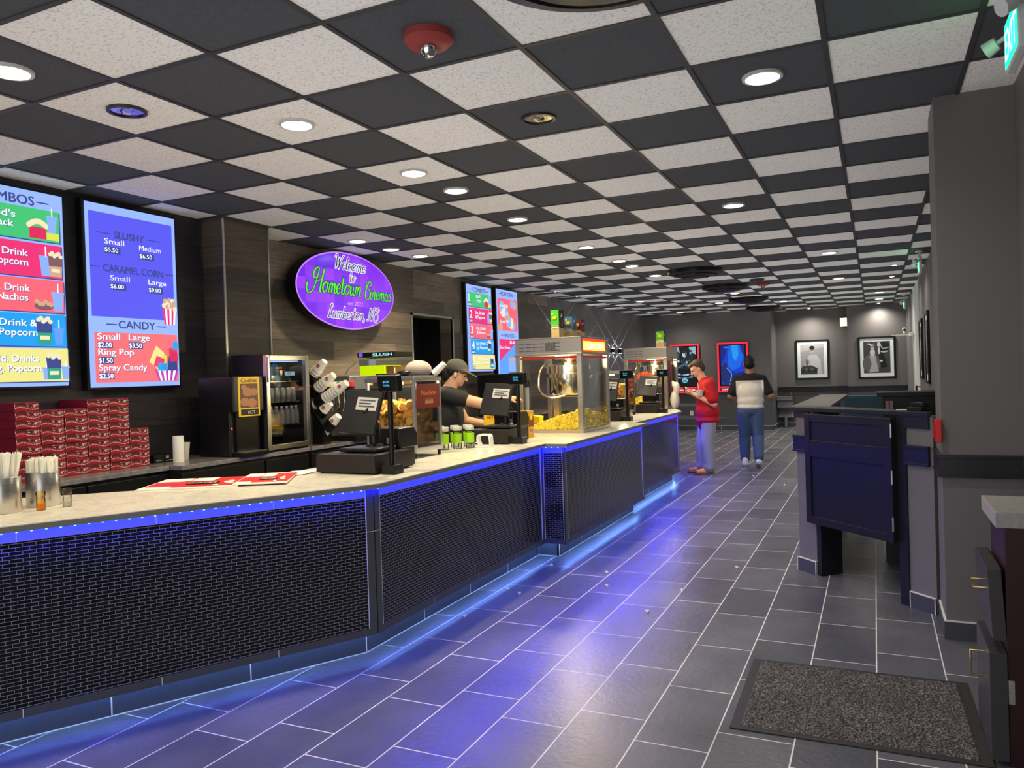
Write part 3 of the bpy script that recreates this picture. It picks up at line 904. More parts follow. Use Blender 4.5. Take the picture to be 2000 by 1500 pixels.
def nacho_case(x0, y0, w, d, label, heap_label, group, seed, nchips):
    """w along x (depth), d along y; camera-side face is -y, customer face +x"""
    t = thing('nacho_warmer', label, 'nacho warmer', (x0, y0, CT), 0, group)
    Hh = .58
    for a, b in ((0.02, .02), (w-.02, .02), (.02, d-.02), (w-.02, d-.02)): MB().lathe([(.012, 0), (.012, .04)], c=(a, b, 0), seg=10).build('foot', M_BLACKP, t)
    MB().box((0, 0, .04), (w, d, .075)).build('base_tray', M_ALU, t, bevel=.004)
    for a in (0, w-.022):
        for b in (0, d-.022): MB().box((a, b, .075), (a+.022, b+.022, Hh-.03)).build('corner_post', M_ALU, t, bevel=.002)
    MB().box((-.004, -.004, Hh-.03), (w+.004, d+.004, Hh)).box((.02, .02, Hh), (w-.02, d-.02, Hh+.012)).build('top', M_STEEL, t, bevel=.003)
    g_ = MB(); g_.box((.022, .003, .075), (w-.022, .007, Hh-.03)); g_.box((w-.007, .022, .075), (w-.003, d-.022, Hh-.03)); g_.box((.003, .022, .075), (.007, d-.022, Hh-.03))
    g_.build('glass', M_PANE, t)
    MB().box((.08, .1, Hh-.05), (.2, .2, Hh-.031)).build('lamp', M_WARM, t)
    ld = bpy.data.lights.new('bulb', 'POINT'); ld.energy = 6; ld.color = (1, .92, .7); ld.shadow_soft_size = .04
    lo = bpy.data.objects.new('bulb', ld); COL.objects.link(lo); lo.parent = t; lo.location = (w*.8, d*.3, Hh-.06)
    a = Art((w+.001, .022, .085), (0, 1, 0), (0, 0, 1)); W = d-.044
    a.rect(0, .27, W, .445, M_NACHO_R)
    a.text('Nachos', W*.5, .365, .035, M_NACHO_T, 'c', bold=.03, shear=.2, fit=W*.62); 
    for k in range(6): a.poly([(W*(.34+.055*k), .30), (W*(.42+.055*k), .305), (W*(.38+.055*k), .345)], M_CHIPPIC)
    a.mb.build('front_panel', None, t)
    h = MB(); rn = random.Random(seed)
    chips(h, (.035, .028, .09), (w-.035, d-.03, .24), nchips//2, rn)
    chips(h, (.035, .03, .2), (w-.035, d-.03, .40), nchips//2, rn)
    o = h.build('nacho_chips', M_CHIP, None, 'all', loc=(x0, y0, CT))
    tag(o, heap_label, 'chips', kind='stuff')
nacho_case(-3.37, 4.66, .42, .37, 'aluminium glass nacho warmer behind the first till', 'heap of yellow tortilla chips filling the nearer glass warmer', 'nacho warmers', 4, 1000)
nacho_case(-3.34, 9.72, .42, .40, 'aluminium glass nacho warmer between the two far tills', 'heap of yellow tortilla chips filling the farther glass warmer', 'nacho warmers', 6, 520)
# bag of cups and scoop lying on the near warmer
M_BAG = mat('clear_bag', (.95, .82, .74), .25, trans=.55, ior=1.1, alpha=.9); M_CUP = mat('paper_cup', S(232, 228, 216), .55); M_LOGO = mat('cup_print_red', S(176, 40, 50), .55)
ZN = CT+.592
t = thing('bag_of_bowls', 'clear plastic bag of pale bowls on top of the near nacho warmer', 'bag', (-3.08, 4.93, ZN))
MB().ell((0, 0, .045), (.10, .1, .07), 24, 12).build('bag', M_BAG, t, True)
MB().lathe([(.07, .0), (.09, .03), (.092, .035), (.07, .008)], seg=24).build('bowl', M_PAPER, t, True)
t = thing('paper_cup', 'stack of white cups leaning out of the plastic bag on the near warmer', 'cup', (-2.99, 5.0, ZN+.01), 0)
MB().lathe([(.03, 0), (.028, .01), (.022, .11), (.02, .115), (.001, .115)], seg=20, M=Euler((0, math.radians(48), math.radians(20))).to_matrix().to_4x4()).build('cup_body', M_CUP, t, True)
t = thing('scoop', 'black rounded scoop with flat handle lying on the near nacho warmer', 'scoop', (-3.08, 4.735, ZN))
MB().ell((0, 0, .022), (.055, .04, .024), 20, 10).build('scoop_head', M_BLACKP, t, True)
MB().box((-.24, -.012, .012), (-.03, .012, .022)).build('handle', M_BLACKP, t, bevel=.003)

# --- slush cups with green bands
M_JARG = panem('cup_clear', (.86, .88, .86), .14); M_JARL = mat('green_band', S(148, 205, 26), .5); M_LID = mat('lid_clear', (.75, .75, .72), .2, alpha=.55)
def jar(x, y, label, band=True):
    t = thing('drink_jar', label, 'jar', (x, y, CT), 0, 'jars with green bands')
    MB().lathe([(.033, 0), (.036, .004), (.036, .135), (.03, .15)], seg=22).build('jar', M_JARG, t, True)
    MB().lathe([(.0362, .045), (.0362, .125)], seg=22, cap=False).build('band', M_JARL, t, True)
    MB().lathe([(.034, .146), (.037, .15), (.037, .176), (.034, .18), (.001, .18)], seg=22).build('lid', M_LID, t, True)
for (x, y), lab in zip([(-3.10, 5.315), (-3.03, 5.40), (-2.96, 5.48)], ['leftmost', 'middle', 'rightmost']):
    jar(x, y, '%s front jar with a lime green band beside the near nacho warmer' % lab)
for (x, y), lab in zip([(-3.2, 5.42), (-3.12, 5.52), (-3.05, 5.61)], ['leftmost', 'middle', 'rightmost']):
    jar(x, y, '%s rear jar with a lime green band, behind the front jars' % lab)
# --- white card terminal dock
t = thing('card_reader_dock', 'small white arched card reader dock right of the green banded jars', 'card reader', (-2.87, 5.54, CT))
mb = MB()
mb.prism([(-.075, 0), (.075, 0), (.075, .01), (-.075, .01)], -.03, .03, None, Matrix(((1, 0, 0, 0), (0, 0, -1, 0), (0, 1, 0, 0), (0, 0, 0, 1))))
prof = [(-.03, .01), (-.05, .06), (-.045, .095), (-.02, .108), (.06, .108), (.075, .09), (.08, .01), (.066, .01), (.062, .085), (.05, .095), (-.015, .095), (-.034, .085), (-.037, .06), (-.018, .01)]
mb.prism([(p[0], p[1]) for p in reversed(prof)], -.03, .03, None, Matrix(((1, 0, 0, 0), (0, 0, -1, 0), (0, 1, 0, 0), (0, 0, 0, 1))))
mb.build('dock', M_WHITE, t, bevel=.003)
MB().tube(beads([(-.03, -.02, .05), (-.06, -.05, .03), (-.03, -.04, .004), (.1, -.02, .004), (.16, .03, .004)]), .003, 6).build('cable', M_WHITE, t, True)
# --- printed card boxes beside the popcorn machine
M_GOLD = mat('card_gold', S(214, 160, 50), .5); M_BROWN = mat('card_brown', S(120, 62, 26), .55); M_TAN = mat('card_tan', S(190, 170, 120), .6)
M_YEL = mat('card_yellow', S(238, 196, 30), .5); M_GREEN = mat('card_green', S(60, 150, 40), .5)
t = thing('snack_carton', 'tall gold and brown printed carton standing left of the popcorn machine', 'carton', (-2.90, 6.45, CT))
MB().box((-.07, -.05, 0), (.05, .07, .245)).build('box', M_GOLD, t, bevel=.002)
a = Art((.0505, -.05, 0), (0, 1, 0), (0, 0, 1)); a.rect(.004, .1, .116, .2, M_BROWN); a.ell(.06, .19, .035, .03, M_YEL); a.rect(.01, .04, .11, .09, M_TAN); a.text('MIX', .06, .05, .03, M_RED, 'c', bold=.03)
b = Art((-.07, -.0505, 0), (1, 0, 0), (0, 0, 1), a.mb); b.rect(.004, .13, .116, .23, M_BROWN); b.ell(.08, .2, .03, .035, M_YEL); b.rect(.01, .03, .11, .11, M_BROWN); b.text('BUTTER', .06, .06, .022, M_TAN, 'c', bold=.03, fit=.09)
a.mb.build('printing', None, t)
t = thing('snack_tray', 'yellow card tray with green picture, propped behind the second till', 'tray', (-3.18, 6.32, CT))
MB().box((-.08, -.006, .1), (.08, .006, .24)).box((-.08, -.04, 0), (.08, .04, .1)).build('card', M_TAN, t, bevel=.002)
a = Art((-.08, -.0065, .1), (1, 0, 0), (0, 0, 1)); a.rect(.01, .01, .15, .13, M_YEL); a.poly([(.06, .01), (.15, .01), (.15, .07)], M_GREEN); a.text('HOT', .08, .08, .03, M_RED, 'c', bold=.03); a.mb.build('printing', None, t)

# --- popcorn machines
M_HEAP = mat('popcorn', S(246, 214, 70), .7); M_KETTLE = mat('kettle_steel', (.72, .7, .62), .16, 1.0)
M_PSIGN = emitm('popcorn_sign_yellow', (1.0, .72, .02), 3.6, True); M_PSIGNR = emitm('popcorn_sign_red', (1.0, .03, .01), 1.6); M_PSIGNT = emitm('popcorn_sign_text', (1.0, .95, .6), 3.5)
M_REDBAR = mat('red_bar', S(190, 60, 44), .3); M_SLOT = mat('slot_dark', S(60, 56, 50), .6)
M_STEEL_H = m_steel('header_steel', (.58, .55, .49), .34)
def kernel():
    v = []; f = []
    mb = MB()
    for c, r in (((0, 0, 0), .009), ((.008, .003, .004), .007), ((-.006, .006, .003), .007), ((0, -.007, .005), .007)): mb.ell(c, r, 6, 4)
    return mb
KER = kernel()
def heap(fn, x0, x1, y0, y1, n, rn, sc=1.0):
    mb = MB(); k = 14
    G = {}
    for i in range(k+1):
        for j in range(k+1):
            x = x0+(x1-x0)*i/k; y = y0+(y1-y0)*j/k
            G[i, j] = len(mb.v); mb.v.append((x, y, max(.002, fn(x, y)-.012)))
    for i in range(k):
        for j in range(k): mb.f.append([G[i, j], G[i+1, j], G[i+1, j+1], G[i, j+1]]); mb.m.append(0)
    for (side) in range(4):          # closed sides down to the tray
        for i in range(k):
            (a, b) = ((i, 0), (i+1, 0)) if side == 0 else ((k, i), (k, i+1)) if side == 1 else ((i+1, k), (i, k)) if side == 2 else ((0, i+1), (0, i))
            A, B = mb.v[G[a]], mb.v[G[b]]; o = len(mb.v); mb.v += [(A[0], A[1], 0), (B[0], B[1], 0)]
            mb.f.append([o, o+1, G[b], G[a]]); mb.m.append(0)
    for q in range(n):
        x, y = rn.uniform(x0, x1), rn.uniform(y0, y1); z = fn(x, y)
        if q % 3 == 0: y = y0+.004; z = fn(x, y)*rn.random()
        elif q % 3 == 1 and q % 2: x = x1-.004; z = fn(x, y)*rn.random()
        if fn(x, y) < .004: continue
        s_ = rn.uniform(.8, 1.5)*sc
        M = Matrix.Translation((x, y, z-.004+rn.uniform(-.006, .01))) @ Euler((rn.uniform(0, 6), rn.uniform(0, 6), 0)).to_matrix().to_4x4() @ Matrix.Scale(s_, 4)
        mb.add(KER.v, KER.f, None, M)
    return mb
def popcorn_machine(x0, y0, w, d, label, group, kind):
    """front-left-bottom corner (x0,y0); w along x, d along y; Hh tall"""
    t = thing('popcorn_machine', label, 'popcorn machine', (x0, y0, CT), 0, group)
    Hh = .92; HB = .755
    MB().box((0, 0, .0), (w, d, .03)).build('base', M_STEEL_W, t, bevel=.003)
    e = .05
    for a in (0, w-e):
        for b in (0, d-e): MB().box((a, b, .03), (a+e, b+e, HB)).build('corner_post', M_STEEL_W, t, bevel=.003)
    h = MB().box((-.01, -.01, HB), (w+.01, d+.01, HB+.02)).box((0, 0, HB+.02), (w, d, Hh)).box((-.004, -.004, Hh), (w+.004, d+.004, Hh+.008))
    h.build('header', M_STEEL_H, t, bevel=.003)
    s_ = MB()
    cols = [.06, .16, .26, .36] + ([.60] if kind == 1 else [])
    for c in cols:
        for r in (.045, .08, .115):
            s_.box((w*c, -.0015, HB+r), (w*c+.085*w, 0, HB+r+.006))
    if kind == 1:
        for k in range(12): s_.box((w*.47+k*.0085*w*1.5, -.0015, HB+.04), (w*.47+k*.0085*w*1.5+.005, 0, HB+.125))
    s_.build('vent_slots', M_SLOT, t)
    MB().box((e, .012, HB-.035), (w-e, .018, HB-.012)).box((w-.018, e, HB-.035), (w-.012, d-e, HB-.012)).build('red_strip', M_REDBAR, t)
    g_ = MB().box((e, .012, .03), (w-e, .017, HB-.035)).box((w-.017, e, .03), (w-.012, d-e, HB-.035)).box((e, d-.017, .03), (w-e, d-.012, HB-.035))
    g_.build('glass', M_PANE, t)
    if kind == 1:
        a = Art((w+.0005, .045, HB+.028), (0, 1, 0), (0, 0, 1)); W = d-.15; H = .125
        a.rect(0, 0, W, H, M_PSIGNR); a.rect(.02, .014, W-.02, H-.026, M_PSIGN)
        a.text('POPCORN', W/2, .026, .06, M_PSIGNR, 'c', bold=.05, fit=W*.8); a.text('POPCORN', W/2, .028, .055, M_PSIGNT, 'c', bold=.03, fit=W*.78)
        a.mb.build('lit_sign', None, t)
    # kettle under the header
    kx, ky = w*.58, d*.52
    k_ = MB().lathe([(.001, .36), (.20, .36), (.21, .375), (.21, .53), (.228, .535), (.228, .575), (.21, .58), (.21, .66), (.08, .69), (.08, .755)], c=(kx, ky, 0), seg=32)
    k_.build('kettle', M_KETTLE, t, True)
    MB().box((kx-.27, ky-.02, .64), (kx-.21, ky+.02, .755)).tube(beads([(kx-.24, ky-.05, .68), (kx-.27, ky-.15, .6), (kx-.25, ky-.22, .42), (kx-.12, ky-.24, .34), (kx+.02, ky-.2, .36)]), .012, 8).build('kettle_arm', M_KETTLE, t, True)
    MB().box((w*.28, d*.3, .34), (w*.85, d*.75, .35)).build('drop_plate', M_STEEL_W, t)
    MB().box((w*.36, d*.42, .03), (w*.44, d*.5, .34)).build('plate_support', M_STEEL_W, t)
    MB().cyl((w-.08, d*.3, .70), (w-.08, d*.3, .56), .008).build('hook', M_KETTLE, t, True)
    MB().cyl((w*.5, d*.35, HB-.03), (w*.5, d*.35, HB-.002), .04, seg=18).build('lamp', M_WARM, t)
    ld = bpy.data.lights.new('bulb', 'POINT'); ld.energy = 34 if kind == 1 else 20; ld.color = (1, .82, .42); ld.shadow_soft_size = .05
    lo = bpy.data.objects.new('bulb', ld); COL.objects.link(lo); lo.parent = t; lo.location = (w*.72, d*.14, HB-.07)
    return t
PMX, PMY = -3.22, 6.97
popcorn_machine(PMX, PMY, .69, .84, 'large steel popcorn machine with glowing red and yellow sign on the counter', 'popcorn machines', 1)
rn = random.Random(11)
def hp(x, y):
    u = x/.69; v = y/.84
    ridge = .01+.22*max(0, u-.1)**1.1*(1-.30*math.sin(PI*min(1, max(0, (v-.15)/.75)))**2)*(.9+.1*math.cos(v*23))
    return max(0, ridge)
o = heap(hp, .055, .665, .022, .815, 4200, rn).build('popcorn_heap', M_HEAP, None, True, loc=(PMX, PMY, CT+.031))
tag(o, 'sloping heap of yellow popcorn inside the large popcorn machine', 'popcorn', kind='stuff')
t = thing('popcorn_scoop', 'yellow scoop resting on the popcorn at the back of the large machine', 'scoop', (PMX+.12, PMY+.1, CT+.09))
MB().prism([(-.09, 0), (.09, 0), (.1, .07), (-.08, .09)], -.05, .05, None, Euler((PI/2, 0, 0)).to_matrix().to_4x4()).build('scoop_body', M_YEL, t, bevel=.006)
MB().cyl((-.08, 0, .06), (-.16, 0, .12), .012).build('handle', M_RED, t, True)
PX2, PY2 = -3.46, 11.42
pm2 = popcorn_machine(PX2, PY2, .66, .7, 'smaller steel popcorn machine with an orange burst sticker at the far end', 'popcorn machines', 2)
a = Art((.2, .0105, .42), (1, 0, 0), (0, 0, 1))
M_BURST = mat('burst_orange', S(232, 110, 50), .5); M_BURSTR = mat('burst_red', S(190, 40, 40), .5)
a.poly([((.12+(.15 if k % 2 else .10)*math.cos(2*PI*k/24)), (.08+(.085 if k % 2 else .055)*math.sin(2*PI*k/24))) for k in range(24)], M_BURST)
a.text('FRESH', .12, .085, .03, M_BURSTR, 'c', bold=.03, fit=.15); a.text('POPPED', .12, .045, .03, M_BURSTR, 'c', bold=.03, fit=.15)
a.mb.build('sticker', None, pm2)
o = heap(lambda x, y: .03+.14*(1-abs(x-.3)/.4), .055, .6, .022, .66, 700, rn, 1.4).build('popcorn_heap', M_HEAP, None, True, loc=(PX2, PY2, CT+.031))
tag(o, 'low heap of yellow popcorn inside the far popcorn machine', 'popcorn', kind='stuff')
# cartons on the machines
M_PB_G = mat('popbox_green', S(70, 190, 40), .5); M_PB_K = mat('popbox_dark', S(44, 44, 38), .5); M_PB_T = mat('popbox_tan', S(206, 176, 118), .6); M_PB_B = mat('popbox_blue', S(74, 124, 150), .5); M_PB_R = mat('popbox_maroon', S(110, 34, 40), .5)
def popbox(x, y, z, w, d, hh, top, side, label):
    t = thing('popcorn_carton', label, 'carton', (x, y, z), 0, 'cartons on the popcorn machines')
    MB().box((-w/2, -d/2, 0), (w/2, d/2, hh)).build('box', M_PB_T, t, bevel=.002)
    a = Art((-w/2, -d/2-.0005, 0), (1, 0, 0), (0, 0, 1)); a.poly([(0, hh*.38), (w*.5, hh*.3), (w, hh*.4), (w, hh), (0, hh)], top)
    for q in range(11): a.ell(w*(.12+.76*((q*37) % 100)/100), hh*(.34+.16*((q*53) % 100)/100), w*.1, w*.09, (M_PAPER, M_PB_T)[q % 2], 10)
    a.ell(w*.5, hh*.72, w*.28, w*.22, M_YEL, 14); a.ell(w*.25, hh*.86, w*.1, w*.1, M_PAPER, 10)
    b = Art((w/2+.0005, -d/2, 0), (0, 1, 0), (0, 0, 1), a.mb); b.poly([(0, hh*.4), (d*.5, hh*.32), (d, hh*.4), (d, hh), (0, hh)], side)
    b.poly([(d*.2, hh*.45), (d*.7, hh*.4), (d*.85, hh*.7), (d*.5, hh*.62)], M_BROWN); b.ell(d*.5, hh*.82, d*.12, d*.1, M_PAPER, 12); b.ell(d*.3, hh*.76, d*.08, d*.06, M_PAPER, 10)
    a.mb.build('printing', None, t)
ZP = CT+.929
popbox(-2.84, 7.17, ZP, .085, .15, .275, M_PB_G, M_PB_K, 'green and dark popcorn carton, biggest on top of the large popcorn machine')
popbox(-2.80, 7.42, ZP, .085, .12, .22, M_PB_B, M_PB_B, 'blue and tan popcorn carton, middle one on top of the large machine')
popbox(-2.78, 7.62, ZP, .085, .11, .20, M_PB_R, M_PB_R, 'maroon popcorn carton, rearmost on top of the large machine')
popbox(-2.92, 11.6, ZP, .12, .14, .24, M_PB_G, M_PB_K, 'green popcorn carton on top of the far popcorn machine')
# white plastic bag hanging behind the far machine
M_BAGW = mat('white_bag', S(214, 208, 196), .5)
t = MB(); t.ell((0, 0, .13), (.07, .09, .14), 18, 12); t.ell((.03, 0, .3), (.05, .06, .1), 16, 10); t.cyl((.0, 0, .34), (-.03, 0, .42), .04, .012)
o = t.build('plastic_bag', M_BAGW, None, 'all', loc=(-2.712, 11.5, CT+.002)); tag(o, 'white plastic bag hanging beside the far popcorn machine', 'bag')
rm = o.modifiers.new('remesh', 'REMESH'); rm.mode = 'VOXEL'; rm.voxel_size = .012; rm.use_smooth_shade = True
# spilt popcorn on the floor
kb = MB(); kb.add(KER.v, KER.f); k0 = kb.build('popcorn_piece', mat('popcorn_pale', S(232, 226, 200), .7), None, True)
spots = [(-2.42, 4.33), (-2.43, 5.0), (-2.30, 4.92), (-2.40, 5.75), (-1.9, 5.65), (-1.78, 5.3), (-1.35, 4.8), (-1.0, 6.1), (-1.25, 5.35), (-1.1, 10.6), (-1.6, 11.4), (-2.2, 10.9)]
for k, (x, y) in enumerate(spots):
    o = k0 if k == 0 else k0.copy()
    if k: COL.objects.link(o)
    o.location = (x, y, .007); o.rotation_euler = (k, k*2, k*3)
    tag(o, 'single spilt popcorn piece lying on the dark floor tiles', 'popcorn', 'spilt popcorn pieces')
# ================================================================== ON THE BACK COUNTER
# --- stacks of red snack boxes
def m_box():
    mt = mat('red_snack_box', S(150, 26, 44), .5)
    N = Nodes(mt)
    x, y, z = N.sep(N.obj())
    w = N.math('SINE', N.math('MULTIPLY', y, 2*PI/.165))
    q = N.math('ADD', z, N.math('MULTIPLY', w, .009))          # wavy height
    dark = N.math('LESS_THAN', N.math('ABSOLUTE', N.math('SUBTRACT', q, .038)), .0095)
    dots = N.new('ShaderNodeTexVoronoi', Scale=1.0, feature='F1')
    N.link(N.comb(N.math('MULTIPLY', y, 95.0), N.math('MULTIPLY', q, 120.0), 0.0), dots, 'Vector')
    dd = N.math('LESS_THAN', dots.outputs['Distance'], .46)
    left = N.math('GREATER_THAN', N.math('SINE', N.math('MULTIPLY', y, 2*PI/.165)), -.2)
    band = N.math('MULTIPLY', dark, dd)
    d2 = N.new('ShaderNodeTexVoronoi', Scale=1.0); N.link(N.comb(N.math('MULTIPLY', y, 60.0), N.math('MULTIPLY', z, 60.0), 3.0), d2, 'Vector')
    spk = N.math('LESS_THAN', d2.outputs['Distance'], .2)
    thin = N.math('MULTIPLY', N.math('LESS_THAN', N.math('ABSOLUTE', N.math('SUBTRACT', q, .017)), .003), N.math('LESS_THAN', N.math('FRACT', N.math('MULTIPLY', y, 90.0)), .6))
    c = N.mix(spk, S(150, 24, 42), S(206, 84, 88))
    c = N.mix(dark, c, S(78, 30, 36))
    c = N.mix(N.math('MULTIPLY', band, left), c, S(214, 206, 196))
    c = N.mix(thin, c, S(214, 200, 196))
    g = N.new('ShaderNodeNewGeometry')
    nx, ny, nz = N.sep(g.outputs['Normal'])
    c = N.mix(N.math('GREATER_THAN', N.math('ABSOLUTE', nx), .5), S(112, 18, 40), c)
    N.link(c, N.b, 'Base Color')
    return mt
M_BOX = m_box(); M_BOXTOP = mat('box_top', S(150, 140, 140), .6)
BH, BW, BD = .0575, .163, .3
bm_ = MB().box((-BD, -BW/2, 0), (0, BW/2, BH-.001), M_BOX).build('snack_box', None, None, bevel=.0015)
cols = [(3.22, 9), (3.388, 8), (3.556, 8), (3.724, 9), (3.892, 9), (4.06, 5)]
fst = True
HN = ['bottom', 'second from the bottom', 'third from the bottom', 'fourth from the bottom', 'fifth from the bottom', 'sixth from the bottom', 'seventh from the bottom', 'eighth from the bottom', 'ninth from the bottom']
rn = random.Random(9)
for c, (y, n) in enumerate(cols):
    for k in range(n):
        o = bm_ if fst else bm_.copy()
        if not fst: COL.objects.link(o)
        fst = False
        o.location = (-5.0+rn.uniform(-.006, .006), y+rn.uniform(-.0015, .0015), BC+.001+k*BH)
        lv = 'top' if k == n-1 else HN[k]
        tag(o, 'red patterned snack box, %s of the %s stack from the left' % (lv, NTH[c]), 'box', 'red snack boxes on the back counter')
# --- things right of the boxes
t = thing('flat_carton', 'small black carton lying between the red boxes and the paper towel roll', 'carton', (-5.15, 4.32, BC))
MB().box((-.1, -.1, 0), (.1, .1, .06)).build('box', M_BLACKP, t, bevel=.002)
a = Art((.1005, -.1, 0), (0, 1, 0), (0, 0, 1)); a.rect(.02, .015, .08, .02, M_LABEL); a.rect(.11, .03, .14, .05, M_LABEL); a.rect(.11, .01, .19, .016, M_LABEL); a.mb.build('printing', None, t)
t = thing('paper_roll', 'upright white paper roll beside the white foam cup on the back counter', 'paper roll', (-4.92, 4.34, BC))
MB().lathe([(.04, 0), (.041, .004), (.041, .2), (.039, .204), (.014, .204), (.014, .18)], seg=24).build('roll', M_PAPER, t, True)
t = thing('foam_cup', 'white foam cup just right of the paper roll on the back counter', 'cup', (-5.0, 4.47, BC))
MB().lathe([(.026, 0), (.028, .002), (.042, .135), (.044, .14), (.041, .139), (.036, .1)], seg=24).build('cup', M_PAPER, t, True)
# --- black warmer with yellow picture panel
M_YPAN = emitm('warmer_panel_yellow', S(226, 178, 40), .75); M_COOK = emitm('warmer_picture_tan', S(170, 110, 66), .7); M_COOKD = emitm('warmer_picture_brown', S(96, 52, 30), .7); M_LEDR = emitm('led_red', (1, .02, .08), 4.0)
t = thing('snack_warmer', 'black countertop dispenser with yellow picture panel left of the fridge', 'dispenser', (-4.68, 4.69, BC))
MB().prism([(-.39, 0), (-.05, 0), (-.05, .36), (0, .36), (0, .655), (-.39, .655)], -.34, 0, None, Matrix(((1, 0, 0, 0), (0, 0, -1, 0), (0, 1, 0, 0), (0, 0, 0, 1)))).build('body', M_BLACKP, t, bevel=.012)
MB().box((-.05, .05, .02), (-.03, .29, .36)).build('recess', M_BLACKM, t)
MB().box((-.1, .02, .0), (.06, .32, .035), None).build('drip_tray', M_BLACKM, t, bevel=.004)
MB().box((-.06, .04, .0355), (.055, .3, .039)).build('drip_grid', M_STEEL, t)
a = Art((.001, .05, .305-.0), (0, 1, 0), (0, 0, 1)); a.rect(0, .02, .24, .345, M_YPAN); a.rect(.02, .09, .22, .29, M_COOKD)
for u, v, r in ((.07, .14, .05), (.15, .13, .055), (.1, .22, .055), (.17, .22, .045), (.06, .26, .03)): a.ell(u, v, r, r*.7, M_COOK, 14)
a.text('Cookies', .12, .3, .034, M_COOKD, 'c', bold=.03, shear=.2, fit=.18); a.rect(.02, .03, .22, .08, M_BLACK); a.text('HOT', .14, .04, .028, M_LABEL, 'c', bold=.02)
a.mb.build('picture_panel', None, t)
a = Art((-.39, -.0005, 0), (1, 0, 0), (0, 0, 1)); a.ell(.36, .235, .008, .008, M_LEDR, 10); a.mb.build('indicator', None, t)
MB().lathe([(.007, 0), (.007, .004)], c=(0, 0, 0), seg=10, M=Matrix.Translation((-.05, .1, .25)) @ Euler((0, PI/2, 0)).to_matrix().to_4x4()).build('indicator', M_LEDR, t)
# --- small glass door fridge with bottles
FX, FY = -4.66, 5.05
t = thing('glass_door_fridge', 'small black fridge with steel framed glass door on the back counter', 'fridge', (FX, FY, BC))
W, Hf, D = .545, .84, .40
sh = MB(); e = .03
sh.box((-D, 0, 0), (-.04, e, Hf)).box((-D, W-e, 0), (-.04, W, Hf)).box((-D, e, 0), (-.04, W-e, .05)).box((-D, e, Hf-.05), (-.04, W-e, Hf)).box((-D, e, .05), (-D+.03, W-e, Hf-.05))
sh.build('cabinet', M_BLACKP, t, bevel=.003)
f_ = MB(); b_ = .042
f_.box((-.038, 0, .02), (0, b_, Hf-.01)).box((-.038, W-b_, .02), (0, W, Hf-.01)).box((-.038, b_, .02), (0, W-b_, .02+b_)).box((-.038, b_, Hf-.01-b_), (0, W-b_, Hf-.01))
dd = f_.build('door', M_STEEL, t, bevel=.003)
MB().box((-.022, b_, .02+b_), (-.016, W-b_, Hf-.01-b_)).build('glass', M_PANE, dd)
MB().box((0, .004, .6), (.02, .02, .82)).build('handle', M_STEEL, dd, bevel=.004)
for z in (.22, .42, .6): MB().box((-.36, .035, z), (-.06, W-.035, z+.006)).build('shelf', M_CHROME, t)
MB().box((-.2, .05, Hf-.06), (-.08, W-.05, Hf-.052)).build('lamp', emitm('fridge_lamp', (.4, .62, 1.0), 1.0, True), t)
a = Art((.0006, .24, .655), (0, 1, 0), (0, 0, 1)); a.O.x = -.0152; a.rect(0, 0, .13, .035, mat('sticker_blue', S(120, 175, 210), .5)); a.text('PULL', .065, .01, .016, M_INK, 'c', bold=.02)
a.mb.build('sticker', None, t)
M_BOTB = mat('blue_drink', S(40, 110, 190), .1, trans=.3); M_BOTA = mat('aqua_drink', S(60, 150, 180), .1, trans=.3); M_BOTC = mat('water_bottle', (.8, .86, .92), .06, trans=.8, ior=1.15); M_BCAP = mat('blue_cap', S(40, 60, 190), .4); M_CAN = mat('drink_can', S(150, 150, 156), .3, .7)
def bottle(dx, dy, dz, body, cap, label, group, hh=.2, r=.031):
    o = thing('bottle', label, 'bottle', (FX+dx, FY+dy, BC+dz), 0, group)
    MB().lathe([(r*.9, 0), (r, .006), (r, hh*.55), (r*.92, hh*.6), (r, hh*.66), (r*.6, hh*.84), (.013, hh*.9)], seg=16).build('bottle_body', body, o, True)
    MB().lathe([(.015, hh*.9), (.015, hh), (.001, hh)], seg=14).build('cap', cap, o, True)
for k, dy in enumerate((.075, .145, .215)):
    bottle(-.1, dy, .607, (M_BOTB, M_BOTA, M_BOTA)[k], M_BCAP, 'blue drink bottle on the top shelf of the fridge, %s from the left' % NTH[k], 'bottles on the top fridge shelf', .17 if k else .165)
for k, dy in enumerate((.08, .145, .21, .275, .34, .405, .465)):
    bottle(-.1, dy, .227, M_BOTC, M_LABEL, 'clear water bottle on the lowest shelf of the fridge, %s from the left' % NTH[k], 'bottles on the lowest fridge shelf', .16, .029)
for k, dy in enumerate((.08, .15, .22, .29, .36, .43)):
    o = thing('drink_can', 'silver drink can on the middle fridge shelf, %s from the left' % NTH[k], 'can', (FX-.1, FY+dy, BC+.427), 0, 'cans on the middle fridge shelf')
    MB().lathe([(.026, 0), (.031, .006), (.031, .115), (.026, .123), (.001, .121)], seg=16).build('can_body', M_CAN, o, True)
